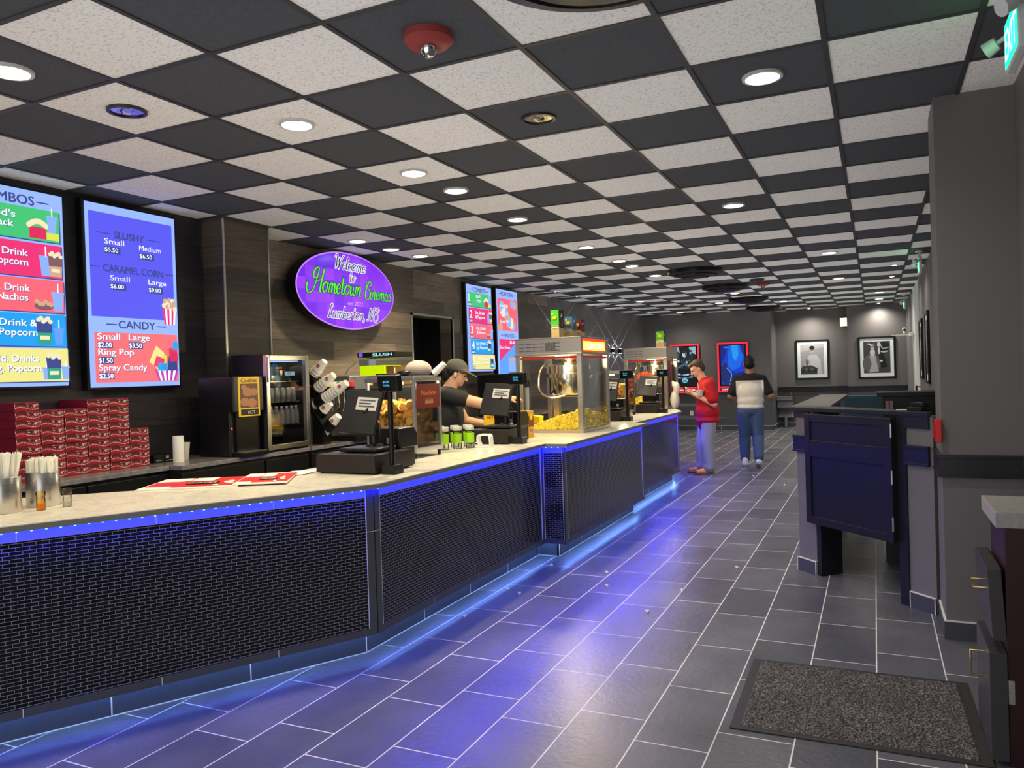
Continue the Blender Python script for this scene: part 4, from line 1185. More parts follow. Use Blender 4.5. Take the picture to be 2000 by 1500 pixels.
# --- cup dispenser with five stacks of paper cups
t = thing('cup_dispenser', 'black slanted cup dispenser right of the fridge', 'cup dispenser', (-4.92, 5.82, BC))
MB().box((-.02, -.0, 0), (.09, .16, .30)).build('grey_foot', M_STEEL, t, bevel=.003)
TUBES = [((-4.94, 1.53), (-4.705, 1.735)), ((-4.934, 1.40), (-4.603, 1.60)), ((-4.876, 1.30), (-4.458, 1.522)), ((-4.82, 1.21), (-4.656, 1.337)), ((-4.70, 1.10), (-4.565, 1.215))]
MB().prism([(-.03, .28), (-.05, .63), (.0, .63), (.1, .34), (.23, .17), (.21, 0), (.09, 0), (.09, .28)][::-1], -.12, 0, None, Matrix(((1, 0, 0, 0), (0, 0, -1, 0), (0, 1, 0, 0), (0, 0, 0, 1)))).build('back_plate', M_BLACKP, t, bevel=.004)
cupb = MB().lathe([(.028, 0), (.03, .003), (.043, .10), (.046, .103), (.0455, .107), (.042, .105)], seg=20)
c0 = thing('paper_cup', 'x', 'cup', (0, 0, 0))
cupb.build('cup_body', M_CUP, c0, True)
lg = MB(); 
for a0 in (.55,):
    n = 10
    for (r0, r1) in ((0, .008), (.011, .016)):
        vs = []; fs = []
        for ring in (r0, r1):
            for k in range(16):
                a = 2*PI*k/16; z = .055+ring*math.sin(a); rr = .0305+.0129*(z/.10)+.0012; th = a0*0-PI/2+ring*math.cos(a)/.036
                vs.append((rr*math.cos(th), rr*math.sin(th), z))
        for k in range(16): fs.append((k, (k+1) % 16, 16+(k+1) % 16, 16+k))
        lg.add(vs, fs)
c1 = dup(c0); lg.build('round_logo', M_LOGO, c1)
fst = True
for s_, ((xa, za), (xb, zb)) in enumerate(TUBES):
    d = Vector((xb-xa, 0, zb-za)); L = d.length; d.normalize()
    ang = math.atan2(d.x, d.z)
    n = max(3, int(L/.036))
    for k in range(n):
        if k == 0: o = c1 if s_ == 0 else dup(c1)
        else: o = c0 if fst else dup(c0); fst = False
        q = Vector((xa, 5.88, za))+d*(L-.034*(k)-.0)
        # cups sit mouth down the tube: their bases point out towards the servers
        o.location = q; o.rotation_euler = (0, ang+PI, 0); o.scale = (1.15, 1.15, 1.15)
        tag(o, ('logo-printed end cup of the %s stack from the top of the slanted dispenser' if k == 0 else 'white cup inside the %s stack from the top of the slanted dispenser') % NTH[s_], 'cup', 'cups in dispenser stack %s' % NTH[s_])
    sl = MB(); mid = Vector((xa, 5.88, za))+d*(L*.28)
    sl.lathe([(.057, -.05), (.057, .05)], seg=20, cap=False, M=Matrix.Translation(mid-Vector((-4.92, 5.82, BC))) @ Euler((0, ang, 0)).to_matrix().to_4x4())
    sl.build('tube_sleeve', M_BLACKP, t, True)
# --- soda fountain with coloured valve buttons
t = thing('soda_fountain', 'grey steel soda fountain with coloured valve buttons behind the first till', 'drink dispenser', (-4.86, 6.2, BC))
MB().prism([(-.3, 0), (-.1, 0), (-.1, .5), (.2, .5), (.2, .64), (-.3, .64)], -.5, 0, None, Matrix(((1, 0, 0, 0), (0, 0, -1, 0), (0, 1, 0, 0), (0, 0, 0, 1)))).build('tower', M_STEEL, t, bevel=.008)
MB().box((-.098, .0, 0), (.25, .5, .05)).build('drip_tray', M_BLACKP, t, bevel=.004)
VC = [S(150, 90, 190), S(236, 196, 40), S(238, 236, 230), S(30, 160, 90), S(214, 50, 44), S(220, 40, 60)]
for k in range(6):
    x = -.12+k*.064
    v = MB().box((x, -.05, .5), (x+.05, 0, .56)).build('valve', M_BLACKP, t, bevel=.004)
    MB().box((x, -.052, .535), (x+.055, -.004, .585)).build('button', mat('valve_colour_%d' % k, VC[k], .4, emit=VC[k], power=.35), t, bevel=.006)
    MB().tube(beads([(x+.025, -.03, .5), (x+.02, -.045, .42), (x+.04, -.06, .36), (x+.03, -.08, .30)]), .008, 8).build('lever', M_CHROME, t, True)
# --- slush machine
M_SLUSH = mat('slush_yellow_glow', S(196, 222, 10), .3, emit=S(196, 220, 0), power=.8); M_SLUSHO = mat('slush_orange', S(206, 140, 60), .3); M_TANK = panem('tank_clear', (.9, .97, .98))  # the yellow drink gets a glow of its own to look brighter
t = thing('slush_machine', 'slush machine with clear tank of bright yellow drink below the oval sign', 'slush machine', (-4.98, 6.76, BC))
MB().box((-.25, 0, 0), (.42, .5, .5)).build('body', M_BLACKP, t, bevel=.01)
MB().box((.02, -.0, .525), (.47, .33, .83)).build('tank', M_TANK, t, bevel=.01)
MB().box((.026, .006, .53), (.345, .324, .745)).lathe([(.13, -.16), (.13, .16)], c=(0, 0, 0), seg=24, M=Matrix.Translation((.15, .165, .6)) @ Euler((PI/2, 0, 0)).to_matrix().to_4x4()).build('yellow_slush', M_SLUSH, t, bevel=.01)
MB().box((.355, .006, .53), (.464, .324, .735)).build('orange_slush', M_SLUSHO, t, bevel=.01)
MB().box((.01, -.01, .83), (.48, .34, .885)).build('lid', M_BLACKP, t, bevel=.006)
a = Art((.01, -.0105, .83), (1, 0, 0), (0, 0, 1)); a.rect(.02, .006, .07, .05, emitm('lid_badge', S(110, 90, 220), .9)); a.text('SLUSH', .32, .012, .03, emitm('lid_text', S(150, 215, 225), .9), 'c', bold=.04, fit=.24)
a.mb.build('lid_print', None, t)
MB().tube(beads([(-.02, 0, .78), (-.12, -.02, .7), (-.16, -.02, .6), (-.08, -.02, .56), (.0, 0, .62)]), .006, 8).build('hose', M_CHROME, t, True)
# far equipment on the back counter, beyond the doorway
b = thing('back_cabinet', 'tall black cabinet below the two far menu screens', 'cabinet', (-5.1, 11.2, 0))
MB().box((-.38, -1.3, 0), (.3, 1.3, .92)).build('body', M_BLACK, b, bevel=.006); MB().box((-.39, -1.32, .92), (.32, 1.32, .95)).build('top', M_GRANITE_D, b)
t = thing('drink_machine', 'tall black drink machine below the far combo menu screen', 'drink dispenser', (-5.0, 10.4, BC+.001))
MB().prism([(-.3, 0), (.1, 0), (.1, .42), (.25, .42), (.25, .62), (-.3, .62)], -.3, .3, None, Matrix(((1, 0, 0, 0), (0, 0, -1, 0), (0, 1, 0, 0), (0, 0, 0, 1)))).build('body', M_BLACKP, t, bevel=.01); MB().box((.102, -.3, 0), (.25, .3, .05)).build('drip_tray', M_BLACKM, t)
MB().box((.2501, .12, .46), (.252, .2, .6)).build('picture_label', M_BROWN, t)
t = thing('cup_tower', 'clear cup tower beside the far black drink machine', 'cup dispenser', (-4.9, 10.95, BC+.001))
MB().lathe([(.06, 0), (.06, .5), (.05, .52)], seg=18).build('tube', M_JARG, t, True); MB().lathe([(.045, .01), (.05, .4)], seg=18).build('cups', M_PAPER, t, True)
# ================================================================== MENU SCREENS
def E_(n, r, g, b, p=1.0): return emitm('screen_'+n, S(r, g, b), p*SCR)
SCR = .98
E_BG = mat('screen_sky', (.01, .01, .01), .35, emit=S(142, 172, 246), power=SCR, sample=True)
E_WH = E_('white', 240, 244, 255); E_NV = E_('navy', 52, 66, 130); E_GR = E_('green', 62, 184, 110); E_PK = E_('pink', 222, 46, 110); E_CO = E_('coral', 236, 96, 112)
E_BL = E_('blue', 20, 150, 226); E_YE = E_('yellow', 222, 216, 130); E_PU = mat('screen_violet', (.01, .01, .01), .35, emit=S(84, 84, 226), power=SCR, sample=True); E_LB = E_('cup_blue', 130, 166, 240)
E_POP = E_('popcorn', 226, 216, 176); E_BOXR = E_('box_magenta', 206, 40, 90); E_BRN = E_('brown', 120, 84, 90); E_TEAL = E_('teal', 40, 150, 130); E_TAN = E_('tan', 196, 156, 130); E_RED2 = E_('salmon', 238, 104, 112); E_LIME = E_('lime', 206, 214, 70); E_SKY2 = E_('deep_sky', 90, 150, 236)
M_BEZEL = mat('screen_bezel', S(14, 14, 16), .3)
def menu_text(a, t, u, v, h, w=None, m_=None, al='l'):
    a.text(t, u+.004, v-.004, h, E_NV, al, bold=.014, fit=w); a.text(t, u, v, h, m_ or E_WH, al, bold=.014, fit=w)
def cupart(a, u, v, s, m_):
    a.poly([(u-.05*s, v), (u+.05*s, v), (u+.07*s, v+.2*s), (u-.07*s, v+.2*s)], m_); a.rect(u-.08*s, v+.2*s, u+.08*s, v+.225*s, m_); a.rect(u-.005*s, v+.22*s, u+.01*s, v+.33*s, E_WH)
def tubart(a, u, v, s, m_, m2):
    a.poly([(u-.07*s, v), (u+.07*s, v), (u+.085*s, v+.24*s), (u-.085*s, v+.24*s)], m_); a.poly([(u-.07*s, v), (u+.07*s, v), (u+.078*s, v+.12*s), (u-.078*s, v+.12*s)], m2)
    a.rect(u-.05*s, v+.05*s, u+.05*s, v+.09*s, E_POP)
    for k in range(6): a.ell(u+(-.06+.024*k)*s, v+(.25+.02*math.sin(k*2.1))*s, .025*s, .022*s, E_POP, 9)
def frame_screen(t, W, Hh, a):
    MB().box((-.07, -W/2-.02, -Hh/2-.02), (-.006, W/2+.02, Hh/2+.02)).build('housing', M_BEZEL, t, bevel=.004)
    a.mb.build('display', None, t)
def heading(a, s_, W, v, h, tw):
    a.text(s_, W/2, v, h, E_NV, 'c', bold=.025, fit=tw)
    for q in (-1, 1): a.rect(W/2+q*(tw/2+.06)-.045, v+h*.38, W/2+q*(tw/2+.06)+.045, v+h*.52, E_NV)
def combos(x, yc, zc, W, Hh, label):
    t = thing('menu_screen', label, 'menu screen', (x, yc, zc), 0, 'menu screens on the left wall')
    a = Art((0, -W/2, -Hh/2), (0, 1, 0), (0, 0, 1)); k = W/.81
    a.rect(0, 0, W, Hh, E_BG)
    heading(a, 'COMBOS', W, Hh*.925, .065*k, .40*k)
    rows = [('1', "Kid's", 'Pack', E_GR, .912, .750, '$7.50'), ('2', 'Sm. Drink', '& Popcorn', E_PK, .732, .560, '$9.50'), ('3', 'Sm. Drink', '& Nachos', E_CO, .548, .38, '$9.50'), ('4', 'Lg. Drink &', 'Lg. Popcorn', E_BL, .368, .204, '$14.50'), ('5', '2 Md. Drinks', '& Lg. Popcorn', E_YE, .192, .024, '$18.50')]
    for num, l1, l2, mt, v1, v0, pr in rows:
        a.rect(.04*k-.008, v0*Hh-.008, W-.03*k+.008, v1*Hh-.006, E_NV); a.rect(.04*k, v0*Hh, W-.03*k, v1*Hh, mt)
        menu_text(a, num, .065*k, v0*Hh+.07*k, .12*k)
        a.rect(.045*k, v0*Hh+.005, .135*k, v0*Hh+.05*k, E_NV); a.text(pr, .05*k, v0*Hh+.012*k, .03*k, E_WH, fit=.08*k, bold=.03)
        menu_text(a, l1, .385*k, v0*Hh+.135*k, .048*k, len(l1)*(.0335 if num != '5' else .030)*k, None, 'c'); menu_text(a, l2, .385*k, v0*Hh+.07*k, .048*k, len(l2)*(.0335 if num != '5' else .030)*k, None, 'c')
        vb = v0*Hh+.012*k; s_ = .62*k
        if num == '1':
            a.rect(.56*k, vb, .68*k, vb+.08*k, E_BOXR)
            for q in range(9): a.ell((.56+.015*q)*k, vb+(.09+.03*math.sin(q*.39))*k, .02*k, .02*k, E_POP, 9)
            a.rect(.68*k, vb, .77*k, vb+.05*k, E_LIME); cupart(a, .72*k, vb+.05*k, s_*.85, E_LB)
        elif num == '2': cupart(a, .66*k, vb, s_, E_LB); tubart(a, .73*k, vb, s_, E_BRN, E_TAN)
        elif num == '3': a.ell(.63*k, vb+.03*k, .07*k, .03*k, E_BRN, 14); [a.ell((.58+.02*q)*k, vb+(.05+.01*math.cos(q*2))*k, .018*k, .016*k, E_TAN, 8) for q in range(6)]; cupart(a, .73*k, vb, s_*.95, E_LB)
        elif num == '4': tubart(a, .62*k, vb, s_*1.1, E_NV, E_TEAL); cupart(a, .72*k, vb, s_*.85, E_SKY2)
        else: cupart(a, .615*k, vb, s_*.6, E_LB); tubart(a, .67*k, vb, s_*1.05, E_NV, E_TEAL); cupart(a, .75*k, vb, s_*.65, E_LB)
    frame_screen(t, W, Hh, a)
combos(-5.24, 3.275, 2.2465, .81, 1.35, 'menu screen listing combos at the left edge of the picture')
def slushy(x, yc, zc, W, Hh, label):
    t = thing('menu_screen', label, 'menu screen', (x, yc, zc), 0, 'menu screens on the left wall')
    a = Art((0, -W/2, -Hh/2), (0, 1, 0), (0, 0, 1))
    a.rect(0, 0, W, Hh, E_BG); a.rect(.03, Hh*.386, W-.03, Hh*.955, E_PU)
    a.text('SLUSHY', W/2-.03, Hh*.825, .055, E_NV, 'c', bold=.03, fit=.27)
    for q in (-1, 1): a.rect(W/2-.03+q*.225-.06, Hh*.842, W/2-.03+q*.225+.06, Hh*.847, E_NV)
    def price(t1, p, u, v):
        a.text(t1, u, v+.06, .042, E_WH, bold=.0, fit=len(t1)*.034); a.rect(u-.004, v-.012, u+.135, v+.04, E_NV); a.text(p, u, v, .034, E_WH, bold=.01, fit=.115)
    price('Small', '$5.50', .155, Hh*.745); price('Medium', '$6.50', .46, Hh*.735)
    a.text('CARAMEL CORN', W/2-.0, Hh*.635, .056, E_NV, 'c', bold=.03, fit=.54)
    for q in (-1, 1): a.rect(W/2+q*.335-.04, Hh*.654, W/2+q*.335+.04, Hh*.659, E_NV)
    price('Small', '$6.00', .19, Hh*.545); price('Large', '$9.00', .53, Hh*.545)
    # striped box of caramel corn
    u, v = .72, Hh*.36
    for q in range(6): a.poly([(u-.05+q*.0167, v), (u-.05+(q+1)*.0167, v), (u-.065+(q+1)*.0217, v+.14), (u-.065+q*.0217, v+.14)], E_WH if q % 2 else E_PK)
    for q in range(11): a.ell(u+(-.05+.01*q), v+.155+.03*math.sin(q*1.7)+.02*math.sin(q*.31), .022, .022, E_TAN if q % 2 else E_POP, 9)
    heading(a, 'CANDY', W, Hh*.325, .06, .33)
    a.rect(.03, Hh*.025, W-.03, Hh*.30, E_RED2)
    def cprice(t1, p, u, v):
        menu_text(a, t1, u, v+.062, .05, len(t1)*.038); a.rect(u-.002, v-.004, u+.125, v+.046, E_NV); a.text(p, u, v+.004, .038, E_WH, bold=.03, fit=.115)
    cprice('Small', '$2.00', .055, Hh*.215); cprice('Large', '$3.50', .32, Hh*.215); cprice('Ring Pop', '$1.50', .055, Hh*.13); cprice('Spray Candy', '$2.50', .055, Hh*.045)
    u, v = .66, Hh*.03
    for q in range(9): a.poly([(u-.08+q*.0178, v), (u-.08+(q+1)*.0178, v), (u-.115+(q+1)*.0255, v+.09), (u-.115+q*.0255, v+.09)], E_WH if q % 2 else E_('stripe', 170, 60, 170))
    for (p, mt) in (([(-.10, .09), (-.02, .07), (.0, .2), (-.07, .23)], E_LIME), ([(-.17, .15), (-.1, .1), (-.02, .22), (-.1, .28)], E_YE), ([(-.13, .12), (-.05, .09), (-.02, .17), (-.1, .2)], E_PK), ([(.0, .08), (.1, .08), (.1, .2), (.02, .2)], E_NV), ([(.03, .15), (.11, .16), (.1, .27), (.02, .26)], E_BOXR), ([(.06, .25), (.11, .25), (.11, .31), (.06, .32)], E_BL), ([(-.09, .08), (.0, .08), (.0, .14), (-.09, .14)], E_BL)):
        a.poly([(u+b, v+c) for b, c in p], mt)
    frame_screen(t, W, Hh, a)
slushy(-5.24, 4.256, 2.2405, .81, 1.38, 'menu screen listing slushy, caramel corn and candy prices')
combos(-5.43, 10.497, 2.275, .82, 1.30, 'far menu screen listing combos, beyond the dark doorway')
def popnach(x, yc, zc, W, Hh, label):
    t = thing('menu_screen', label, 'menu screen', (x, yc, zc), 0, 'menu screens on the left wall')
    a = Art((0, -W/2, -Hh/2), (0, 1, 0), (0, 0, 1)); a.rect(0, 0, W, Hh, E_BG)
    heading(a, 'POPCORN', W, Hh*.93, .065, .46)
    a.rect(.03, Hh*.53, W-.03, Hh*.9, E_CO)
    for k in range(16): a.ell(.12+.57*((k*37) % 100)/100, Hh*(.57+.3*((k*61) % 100)/100), .08, .07, (E_TAN, E_LB, E_POP, E_BG)[k % 4], 12)
    for k, s_ in enumerate(('Small $5', 'Medium $7', 'Large $9')): menu_text(a, s_, .1, Hh*(.8-.09*k), .045, .3)
    heading(a, 'NACHOS', W, Hh*.455, .06, .4)
    a.rect(.03, Hh*.03, W-.03, Hh*.43, E_SKY2); a.poly([(.03, Hh*.43), (W-.03, Hh*.43), (W*.6, Hh*.33), (.03, Hh*.18)], E_PK)
    menu_text(a, '$6.00', .42, Hh*.38, .05, .2); menu_text(a, 'Extra Cheese', .06, Hh*.32, .045, .36)
    a.rect(.35, Hh*.06, .62, Hh*.2, E_LB); [a.ell(.38+.03*q, Hh*.2, .02, .03, E_TAN, 8) for q in range(8)]
    frame_screen(t, W, Hh, a)
popnach(-5.43, 11.49, 2.238, .80, 1.41, 'far menu screen listing popcorn and nachos, right of the far combos screen')

# ================================================================== OVAL SIGN
G_ = {
 'o': ([[(.75, .85), (.45, 1), (.12, .7), (.1, .3), (.35, 0), (.65, .2), (.75, .6), (.62, .95), (.9, .85)]], .92),
 'm': ([[(.08, 0), (.15, .95)], [(.13, .55), (.35, 1), (.5, .85), (.5, 0)], [(.5, .55), (.74, 1), (.9, .85), (.9, .2), (1.02, 0), (1.14, .1)]], 1.12),
 'e': ([[(.08, .45), (.5, .55), (.6, .8), (.4, 1), (.15, .75), (.12, .3), (.35, 0), (.72, .2)]], .7),
 't': ([[(.25, 1.7), (.2, .3), (.35, 0), (.58, .15)], [(-.02, 1.08), (.5, 1.14)]], .56),
 'w': ([[(.08, .95), (.1, .2), (.3, 0), (.46, .3), (.5, .9)], [(.48, .3), (.65, 0), (.86, .25), (.9, .95), (1.06, .85)]], 1.04),
 'n': ([[(.08, 0), (.15, .95)], [(.13, .55), (.38, 1), (.56, .85), (.56, .2), (.68, 0), (.82, .1)]], .8),
 'i': ([[(.12, .95), (.1, .2), (.22, 0), (.37, .12)], [(.15, 1.3), (.17, 1.42)]], .38),
 'a': ([[(.65, .9), (.35, 1), (.1, .6), (.12, .15), (.35, 0), (.6, .35), (.66, .95)], [(.66, .95), (.62, .2), (.75, 0), (.9, .12)]], .88),
 's': ([[(.5, .9), (.3, 1), (.14, .8), (.42, .5), (.46, .2), (.22, 0), (.0, .12)]], .58),
 'l': ([[(.05, .1), (.36, 1.3), (.3, 1.85), (.15, 1.6), (.12, .3), (.28, 0), (.44, .12)]], .42),
 'c': ([[(.6, .8), (.4, 1), (.12, .7), (.12, .25), (.35, 0), (.66, .2)]], .64),
 'u': ([[(.08, .95), (.08, .25), (.28, 0), (.5, .3), (.56, .95)], [(.56, .95), (.54, .2), (.66, 0), (.82, .12)]], .8),
 'b': ([[(.14, 1.85), (.1, .1), (.35, 0), (.6, .3), (.52, .85), (.25, .85), (.12, .6)], [(.52, .8), (.8, .85)]], .74),
 'r': ([[(.08, 0), (.14, .95)], [(.12, .55), (.3, .95), (.54, .9)]], .55),
 ',': ([[(.14, .08), (.12, -.12), (.02, -.3)]], .35),
 ' ': ([], .5),
 'H': ([[(-1.0, .75), (-1.05, .2), (-.7, -.25), (-.2, .0), (.15, .9), (.42, 2.1), (.3, 2.35), (-.1, 2.15), (-.3, 1.6), (-.05, 1.25), (.2, 1.4)], [(1.15, 2.3), (.95, 1.2), (.85, .05), (1.05, .0)], [(.15, 1.02), (.95, 1.2)]], 1.12),
 'C': ([[(.95, 1.55), (1.1, 1.95), (.8, 2.25), (.35, 1.7), (.15, .8), (.3, .05), (.75, -.1), (1.05, .3), (.95, 1.0), (.5, 1.3), (.1, 1.7), (.15, 2.2)]], 1.1),
 'W': ([[(-.15, 1.7), (.0, 2.0), (.2, 1.9), (.2, .05)], [(.2, .05), (.66, 1.6)], [(.66, 1.6), (.7, .05)], [(.7, .05), (1.1, 1.7), (1.35, 2.05)]], 1.25),
 'L': ([[(.6, 1.8), (.55, 2.15), (.32, 1.9), (.2, .4), (.02, .05), (.4, .1), (.9, .05)]], .85),
 'N': ([[(-.05, .05), (.15, .1), (.32, 2.0)], [(.32, 2.0), (.72, .05)], [(.72, .05), (.95, 1.8), (1.2, 2.1)]], 1.1),
}
def smooth2(p):
    q = beads([(a, b, 0) for a, b in p]); return [(v.x, v.y) for v in q]
def script(a, s_, uc, v, xh, mt, wide=1.0, w=.17, halo=None, hw=.16, slant=.22):
    adv = sum(G_[c][1] for c in s_)*xh*wide; u = uc-adv/2
    passes = ([(halo, hw)] if halo else [])+[(mt, 0)]
    for m_, ex in passes:
        uu = u
        for c in s_:
            for st in G_[c][0]:
                P = smooth2(st); W_l = []
                for i in range(len(P)):
                    p0, p1 = P[max(i-1, 0)], P[min(i+1, len(P)-1)]
                    dx, dy = p1[0]-p0[0], p1[1]-p0[1]; L = math.hypot(dx, dy) or 1
                    W_l.append(((w*(.5+.75*max(0, -dy/L)+.25*max(0, dy/L)))+ex)*xh)
                pts = [(uu+(x+slant*y)*xh*wide, v+y*xh) for x, y in P]
                if ex:
                    n = 8
                    for (cx, cy), r in ((pts[0], W_l[0]/2), (pts[-1], W_l[-1]/2)): a.ell(cx, cy, r, r, m_, 10); a.k -= 1
                a.stroke(pts, W_l, m_); a.k -= 1
            uu += G_[c][1]*xh*wide
        a.k += 2
    return adv
def m_oval():
    mt = mat('oval_face', (.02, .01, .03), .25, emit=(.3, .05, .8), power=1.0)
    N = Nodes(mt); x, y, z = N.sep(N.obj())
    bt = N.new('ShaderNodeTexBrick', offset=0.0)
    N.link(N.comb(N.math('ADD', y, 5.0), N.math('ADD', z, 5.03), 0.0), bt, 'Vector')
    for k, v in (('Scale', 1.0), ('Mortar Size', .001), ('Brick Width', .158), ('Row Height', .128), ('Bias', 0.0), ('Mortar Smooth', .0)): bt.inputs[k].default_value = v
    bt.inputs['Color1'].default_value = (*S(98, 20, 226), 1); bt.inputs['Color2'].default_value = (*S(150, 54, 246), 1); bt.inputs['Mortar'].default_value = (*S(96, 22, 214), 1)
    N.link(bt.outputs['Color'], N.b, 'Emission Color'); N.b.inputs['Emission Strength'].default_value = .82
    return mt
M_OVAL = m_oval(); O_NV = emitm('sign_navy', S(14, 10, 50), .8); O_WH = emitm('sign_white', S(226, 224, 250), .9); O_GR = emitm('sign_green', S(60, 232, 40), .9); O_DG = emitm('sign_dark_green', S(10, 50, 40), .8); O_LG = emitm('sign_light_green', S(130, 250, 110), .9); O_LV = emitm('sign_lavender', S(210, 170, 250), .8)
t = thing('oval_sign', 'purple oval welcome sign with green script lettering on the plank wall', 'sign', (-5.30, 7.09, 2.544))
def ovalpts(a, b, n=72): return [(a*math.cos(2*PI*k/n), b*math.sin(2*PI*k/n)) for k in range(n)]
MX = Matrix(((0, 0, 1, 0), (1, 0, 0, 0), (0, 1, 0, 0), (0, 0, 0, 1)))     # polygon (y,z) extruded along x
MB().prism(ovalpts(.884, .428), -.13, -.003, None, MX).build('can', M_BLACKM, t)
MB().prism(ovalpts(.884, .428), -.003, .0, None, MX).build('rim', emitm('oval_rim', S(196, 130, 250), .8), t)
MB().prism(ovalpts(.868, .412), -.002, .0012, None, MX).build('face', M_OVAL, t)
for yy in (-.5, .5): MB().box((-.197, yy-.02, -.3), (-.13, yy+.02, -.26)).box((-.197, yy-.02, .26), (-.13, yy+.02, .3)).build('bracket', M_BLACKM, t)
a = Art((.0012, 0, 0), (0, 1, 0), (0, 0, 1), step=.0003)
script(a, 'Welcome', .03, .235, .074, O_NV, 1.3, .17, O_WH, .26)
script(a, 'to', .06, .105, .066, O_NV, 1.1, .17, O_WH, .26)
script(a, 'Hometown', -.20, -.045, .108, O_GR, 1.06, .17, O_DG, .16)
script(a, 'Cinemas', .54, -.06, .092, O_GR, 1.06, .15, O_DG, .16)
a.text('est. 2022', .10, -.155, .045, O_LV, 'c', bold=.0, shear=.15, fit=.28)
script(a, 'Lumberton, NC', .06, -.31, .068, O_NV, 1.34, .17, O_WH, .26)
a.mb.build('lettering', None, t)

# ================================================================== STARBURST WALL LIGHTS
M_SCB = mat('sconce_black', S(20, 20, 22), .3); M_SCL = emitm('sconce_led', (.75, .9, 1.0), 12.0)
def sconce(y, z, label, down=True, e=160.0):
    t = thing('wall_light', label, 'wall light', (XL+.002, y, z), 0, 'starburst wall lights')
    MB().box((0, -.05, -.05), (.07, .05, .05)).build('housing', M_SCB, t, bevel=.004)
    l = MB()
    for s in ((-1, 1), (1, 1)) + (((-1, -1), (1, -1)) if down else ()):
        l.cbox((.045, s[0]*.03, s[1]*.054), (.03, .03, .008))
    l.build('led_window', M_SCL, t)
    for s in ((-1, 1), (1, 1)) + (((-1, -1), (1, -1)) if down else ()):
        ld = bpy.data.lights.new('beam', 'SPOT'); ld.energy = e; ld.spot_size = math.radians(70); ld.spot_blend = .3; ld.shadow_soft_size = .004; ld.color = (.75, .86, 1.0)
        lo = bpy.data.objects.new('beam', ld); COL.objects.link(lo); lo.parent = t
        d = Vector((.0, s[0]*.86, s[1]*.5)).normalized()
        zz = -d; yy = Vector((1, 0, 0)); xx = yy.cross(zz).normalized()
        R = Matrix((xx, yy, zz)).transposed().to_4x4()
        lo.matrix_local = Matrix.Translation((.045, s[0]*.032, s[1]*.06)) @ R @ Matrix.Diagonal((.022, 1, 1, 1))
sconce(13.79, 2.3, 'black starburst wall light just left of the popcorn cartons, beams pointing up', False)
sconce(15.3, 2.05, 'starburst wall light hidden behind the popcorn cartons')
sconce(17.19, 2.05, 'starburst wall light with crossing white beams, the nearer of the visible pair')
sconce(17.75, 2.05, 'starburst wall light with crossing white beams, the farther of the visible pair')

